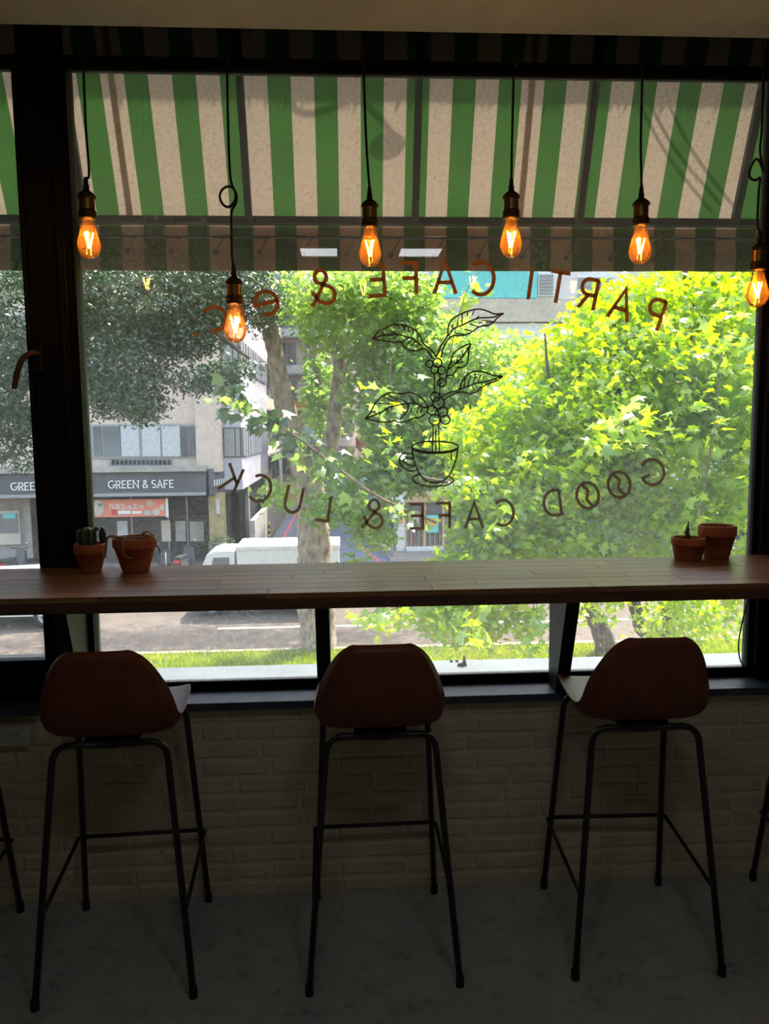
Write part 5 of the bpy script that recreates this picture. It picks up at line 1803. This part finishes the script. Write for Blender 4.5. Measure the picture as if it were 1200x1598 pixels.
# -- left: dark small-leaved fig tree
b1 = Vector((-9.4, 14.0, GZ))
limbs = [([b1, b1 + Vector((0.1, 0, 1.5)), A3(-60, 720, 13.5), A3(-40, 600, 13), A3(-30, 480, 13)], 0.45, 0.25),
         ([A3(-40, 600, 13), A3(60, 540, 13), A3(180, 500, 12.8), A3(300, 500, 12.6), A3(390, 560, 12.5)], 0.16, 0.03),
         ([A3(-50, 680, 13.3), A3(0, 640, 13), A3(40, 600, 13), A3(120, 540, 13), A3(230, 450, 13)], 0.14, 0.03),
         ([A3(-60, 735, 13.4), A3(-10, 722, 13.0), A3(15, 708, 12.8), A3(30, 680, 12.7)], 0.10, 0.03)]
bl1 = [(230, 470, 13, 130, 60, 1.6, 9000), (60, 500, 13, 120, 100, 1.8, 11000), (190, 570, 12.6, 75, 60, 1.2, 5200), (330, 450, 13.4, 90, 42, 1.3, 4600), (290, 520, 13, 60, 40, 1.0, 2600),
       (215, 630, 12.4, 42, 26, .7, 1500), (160, 590, 12.8, 35, 60, .8, 2200), (30, 620, 12.8, 60, 70, 1.0, 4200), (320, 590, 12.4, 55, 20, .6, 1100), (365, 575, 12.3, 40, 16, .5, 600), (60, 715, 12.6, 40, 22, .5, 420),
       (405, 470, 13.6, 40, 50, .9, 1500), (0, 400, 13, 200, 60, 1.6, 4000), (280, 400, 13.4, 160, 30, 1.6, 3500), (10, 690, 12.8, 26, 40, .6, 600)]
P1 = blob_points(bl1, 12, 0.13)
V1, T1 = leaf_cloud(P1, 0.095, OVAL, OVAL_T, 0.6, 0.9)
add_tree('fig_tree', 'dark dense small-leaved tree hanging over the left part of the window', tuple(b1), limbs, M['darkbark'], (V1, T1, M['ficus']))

# -- right: sunlit maples
Y3 = 14.0
b3 = at(1040, 1022, Z=GZ)
b4 = at(950, 1022, Z=GZ)
limbs = [([b3, A3(1040, 985, b3.y - .2), A3(1050, 930, b3.y - .5), A3(1075, 850, b3.y - 1.2), A3(1090, 700, 11.5), A3(1085, 560, 10.5), A3(1070, 420, 10)], 0.30, 0.06),
         ([A3(1040, 990, b3.y - .2), A3(1005, 985, b3.y - .6), A3(992, 950, b3.y - 1), A3(975, 880, 12), A3(960, 780, 11), A3(965, 650, 10), A3(955, 480, 10)], 0.17, 0.04),
         ([A3(1090, 700, 11.5), A3(1130, 620, 10.5), A3(1150, 500, 10), A3(1160, 400, 10)], 0.06, 0.02),
         ([A3(960, 780, 11), A3(900, 700, 9.5), A3(860, 600, 9), A3(850, 520, 9)], 0.05, 0.015),
         ([A3(1075, 850, 12), A3(1130, 790, 10), A3(1150, 730, 9), A3(1175, 680, 8.5)], 0.05, 0.012)]
bl3 = [(1290, 620, 10.5, 110, 180, 1.8, 3410), (1420, 640, 11, 90, 170, 1.8, 2325), (1300, 850, 10, 110, 90, 1.4, 1395), (960, 590, 10, 150, 120, 1.8, 4687), (1090, 560, 10, 100, 130, 1.6, 4017), (1040, 470, 10.5, 140, 45, 1.4, 2232), (900, 680, 9.4, 130, 90, 1.4, 2901), (1060, 720, 9.4, 130, 110, 1.5, 3571),
       (1130, 850, 9.4, 50, 90, 1.0, 1004), (1060, 960, 10.5, 70, 46, 0.8, 579), (1150, 640, 8.6, 50, 90, 1.0, 892), (890, 575, 10.5, 76, 60, 1.2, 1339), (1120, 960, 11.5, 46, 40, .8, 289), (980, 830, 9.2, 120, 60, 1.2, 1674),
       (930, 935, 10.8, 60, 40, 0.8, 289), (1170, 500, 10, 40, 100, 1, 781)]
P3 = blob_points(bl3, 9, 0.15)
V3, T3 = leaf_cloud(P3, 0.122, MAPLE, MAPLE_T, 0.45, 0.85)
maple = add_tree('maple_tree', 'bright yellow-green maple filling the right half of the view', tuple(b3), limbs, M['darkbark'], (V3, T3, M['maple']))
limbs = [([b4, A3(938, 985, b4.y - .2), A3(915, 935, b4.y - .6), A3(895, 880, 12.5), A3(880, 800, 11.5), A3(850, 700, 10.5), A3(830, 600, 10)], 0.24, 0.05),
         ([A3(915, 935, b4.y - .6), A3(960, 915, 13), A3(1000, 890, 12)], 0.06, 0.03),
         ([A3(880, 800, 11.5), A3(800, 780, 9.5), A3(730, 760, 8.6), A3(660, 745, 8.2)], 0.06, 0.02),
         ([A3(895, 880, 12.5), A3(840, 890, 9.5), A3(780, 900, 8.4), A3(690, 925, 8.0), A3(600, 955, 7.8)], 0.05, 0.01),
         ([A3(800, 780, 9.5), A3(760, 800, 8.6), A3(735, 850, 8.2), A3(728, 872, 8.1)], 0.022, 0.008)]
bl4 = [(830, 760, 9.2, 110, 80, 1.3, 3016), (785, 800, 8.8, 62, 60, 1.0, 1508), (860, 840, 9, 120, 40, 1.0, 1508), (745, 838, 8.6, 36, 36, .7, 406), (720, 900, 8.2, 70, 50, .7, 603), (700, 955, 8.0, 60, 42, .5, 382),
       (790, 950, 8.2, 44, 42, .5, 232), (740, 985, 8.1, 40, 22, .4, 127), (830, 970, 8.4, 26, 34, .4, 104), (620, 965, 7.9, 34, 16, .3, 58), (580, 962, 7.8, 24, 12, .3, 24), (810, 650, 9.6, 70, 60, 1.0, 1044), (722, 765, 8.6, 26, 22, .6, 232),
       (740, 690, 9.6, 60, 50, .8, 696)]
P4 = blob_points(bl4, 8, 0.12)
V4, T4 = leaf_cloud(P4, 0.122, MAPLE, MAPLE_T, 0.55, 0.8)
maple2 = add_tree('maple_tree', 'maple whose leafy branches hang below the counter in the middle', tuple(b4), limbs, M['darkbark'], (V4, T4, M['maple']))

# near branches of the two maples, each leaf on its own
lme = []
for k in range(5):
    d = np.zeros((len(MAPLE), 3))
    d[:, 0], d[:, 1] = MAPLE[:, 0] * (0.95 + 0.05 * k), MAPLE[:, 1]
    d[:, 2] = -0.2 * np.abs(MAPLE[:, 0]) * (1 + 0.3 * k) - (0.1 + 0.05 * k) * MAPLE[:, 1] ** 2
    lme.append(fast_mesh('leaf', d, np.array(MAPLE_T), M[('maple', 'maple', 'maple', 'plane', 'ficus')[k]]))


def leafy_branch(tree, path, r0, r1, n, size, spread, droop=0.6, kinds=(0, 1, 2, 3)):
    off_ = -tree.location
    pp, rs = limb([Vector(p) for p in path], r0, r1)
    MB().tube(pp, rs, 6).build('branch', M['twig'], tree, loc=off_)
    for k in range(n):
        t = random.random() ** 0.8
        i = min(len(pp) - 1, int(t * len(pp)))
        p = pp[i] + Vector((random.gauss(0, spread), random.gauss(0, spread * 0.6), random.gauss(-spread * 0.4, spread * 0.7)))
        d, nr = leaf_frames(1, droop, 0.7)
        d, nr = Vector(d[0]), Vector(nr[0])
        u = d.cross(nr)
        mm = Matrix((u, d, nr)).transposed()
        s = size * random.uniform(0.7, 1.2)
        share('leaf', lme[random.choice(kinds)], tree, p + off_, mm.to_euler(), (s, s, s))


leafy_branch(maple2, [A3(680, 815, 8.2), A3(590, 775, 7.6), A3(520, 725, 7.2), A3(460, 680, 7.0), A3(400, 640, 6.9), A3(340, 600, 6.8)], 0.022, 0.005, 120, 0.17, 0.14, kinds=(3, 4, 4))  # darker leaf colours stand in for the dim backlight on this branch
leafy_branch(maple2, [A3(700, 910, 8.0), A3(650, 940, 7.2), A3(600, 950, 7.0), A3(560, 962, 6.9)], 0.012, 0.004, 22, 0.15, 0.09)
leafy_branch(maple2, [A3(760, 900, 8.0), A3(740, 950, 7.2), A3(735, 1000, 7.0)], 0.010, 0.003, 40, 0.17, 0.13)
leafy_branch(maple2, [A3(830, 890, 7.6), A3(838, 950, 7.2), A3(842, 1010, 7.1)], 0.010, 0.003, 30, 0.16, 0.10)
leafy_branch(maple2, [A3(610, 560, 8), A3(608, 610, 8), A3(605, 660, 8.2), A3(600, 720, 8.6)], 0.010, 0.004, 34, 0.17, 0.12, 0.1)
leafy_branch(maple, [A3(900, 720, 8.4), A3(940, 680, 7.6), A3(980, 655, 7.3), A3(1010, 640, 7.2)], 0.012, 0.004, 60, 0.19, 0.20, 0.3)
leafy_branch(maple, [A3(1080, 900, 8.6), A3(1100, 760, 7.8), A3(1120, 620, 7.6), A3(1130, 480, 7.8)], 0.016, 0.005, 110, 0.18, 0.30, 0.35)
leafy_branch(maple, [A3(700, 560, 9.0), A3(720, 480, 8.6), A3(735, 440, 8.5), A3(760, 415, 8.5)], 0.010, 0.004, 30, 0.16, 0.15, 0.2)

# hedge plants by the planter and grass on the verge
hp_ = at(337, 850, Y=AYF - 0.1)
Ph = np.array([hp_.x, hp_.y, hp_.z]) + rng.normal(0, 1, (1400, 3)) * np.array([0.28, 0.2, 0.2])
Vh, Th = leaf_cloud(Ph, 0.08, OVAL, OVAL_T, 0.1, 0.9)
hg = empty('hedge_plant', (hp_.x, hp_.y, GZ))
tag(hg, 'low green hedge in the planter under the ochre shop column', 'hedge')
f = share('foliage', fast_mesh('foliage', Vh - np.array([hp_.x, hp_.y, GZ]), Th, M['hedge']), hg)
f['kind'] = 'stuff'
NG = 60000
gx = rng.uniform(-16, 16, NG)
gy = rng.uniform(13.3, 14.72, NG)
den = np.sin(gx * 1.7) * 0.3 + np.sin(gx * 0.61 + 2) * 0.4 + np.sin(gy * 5) * 0.15
keep = rng.uniform(-0.9, 0.6, NG) < den + 0.45
gx, gy = gx[keep], gy[keep]
Pg = np.stack([gx, gy, np.full(len(gx), GZ + 0.055)], 1)
n = len(Pg)
a = rng.uniform(0, 2 * PI, n)
h = rng.uniform(0.06, 0.16, n)
w = 0.012
e1 = np.stack([np.cos(a) * w, np.sin(a) * w, np.zeros(n)], 1)
lean = np.stack([rng.normal(0, .05, n), rng.normal(0, .05, n), h], 1)
Vg = np.stack([Pg - e1, Pg + e1, Pg + lean], 1).reshape(-1, 3)
Tg = np.arange(n * 3).reshape(-1, 3)
gs = share('grass', fast_mesh('grass', Vg, Tg, M['grass']))
tag(gs, 'sunlit grass on the verge along the road', 'grass', kind='stuff')
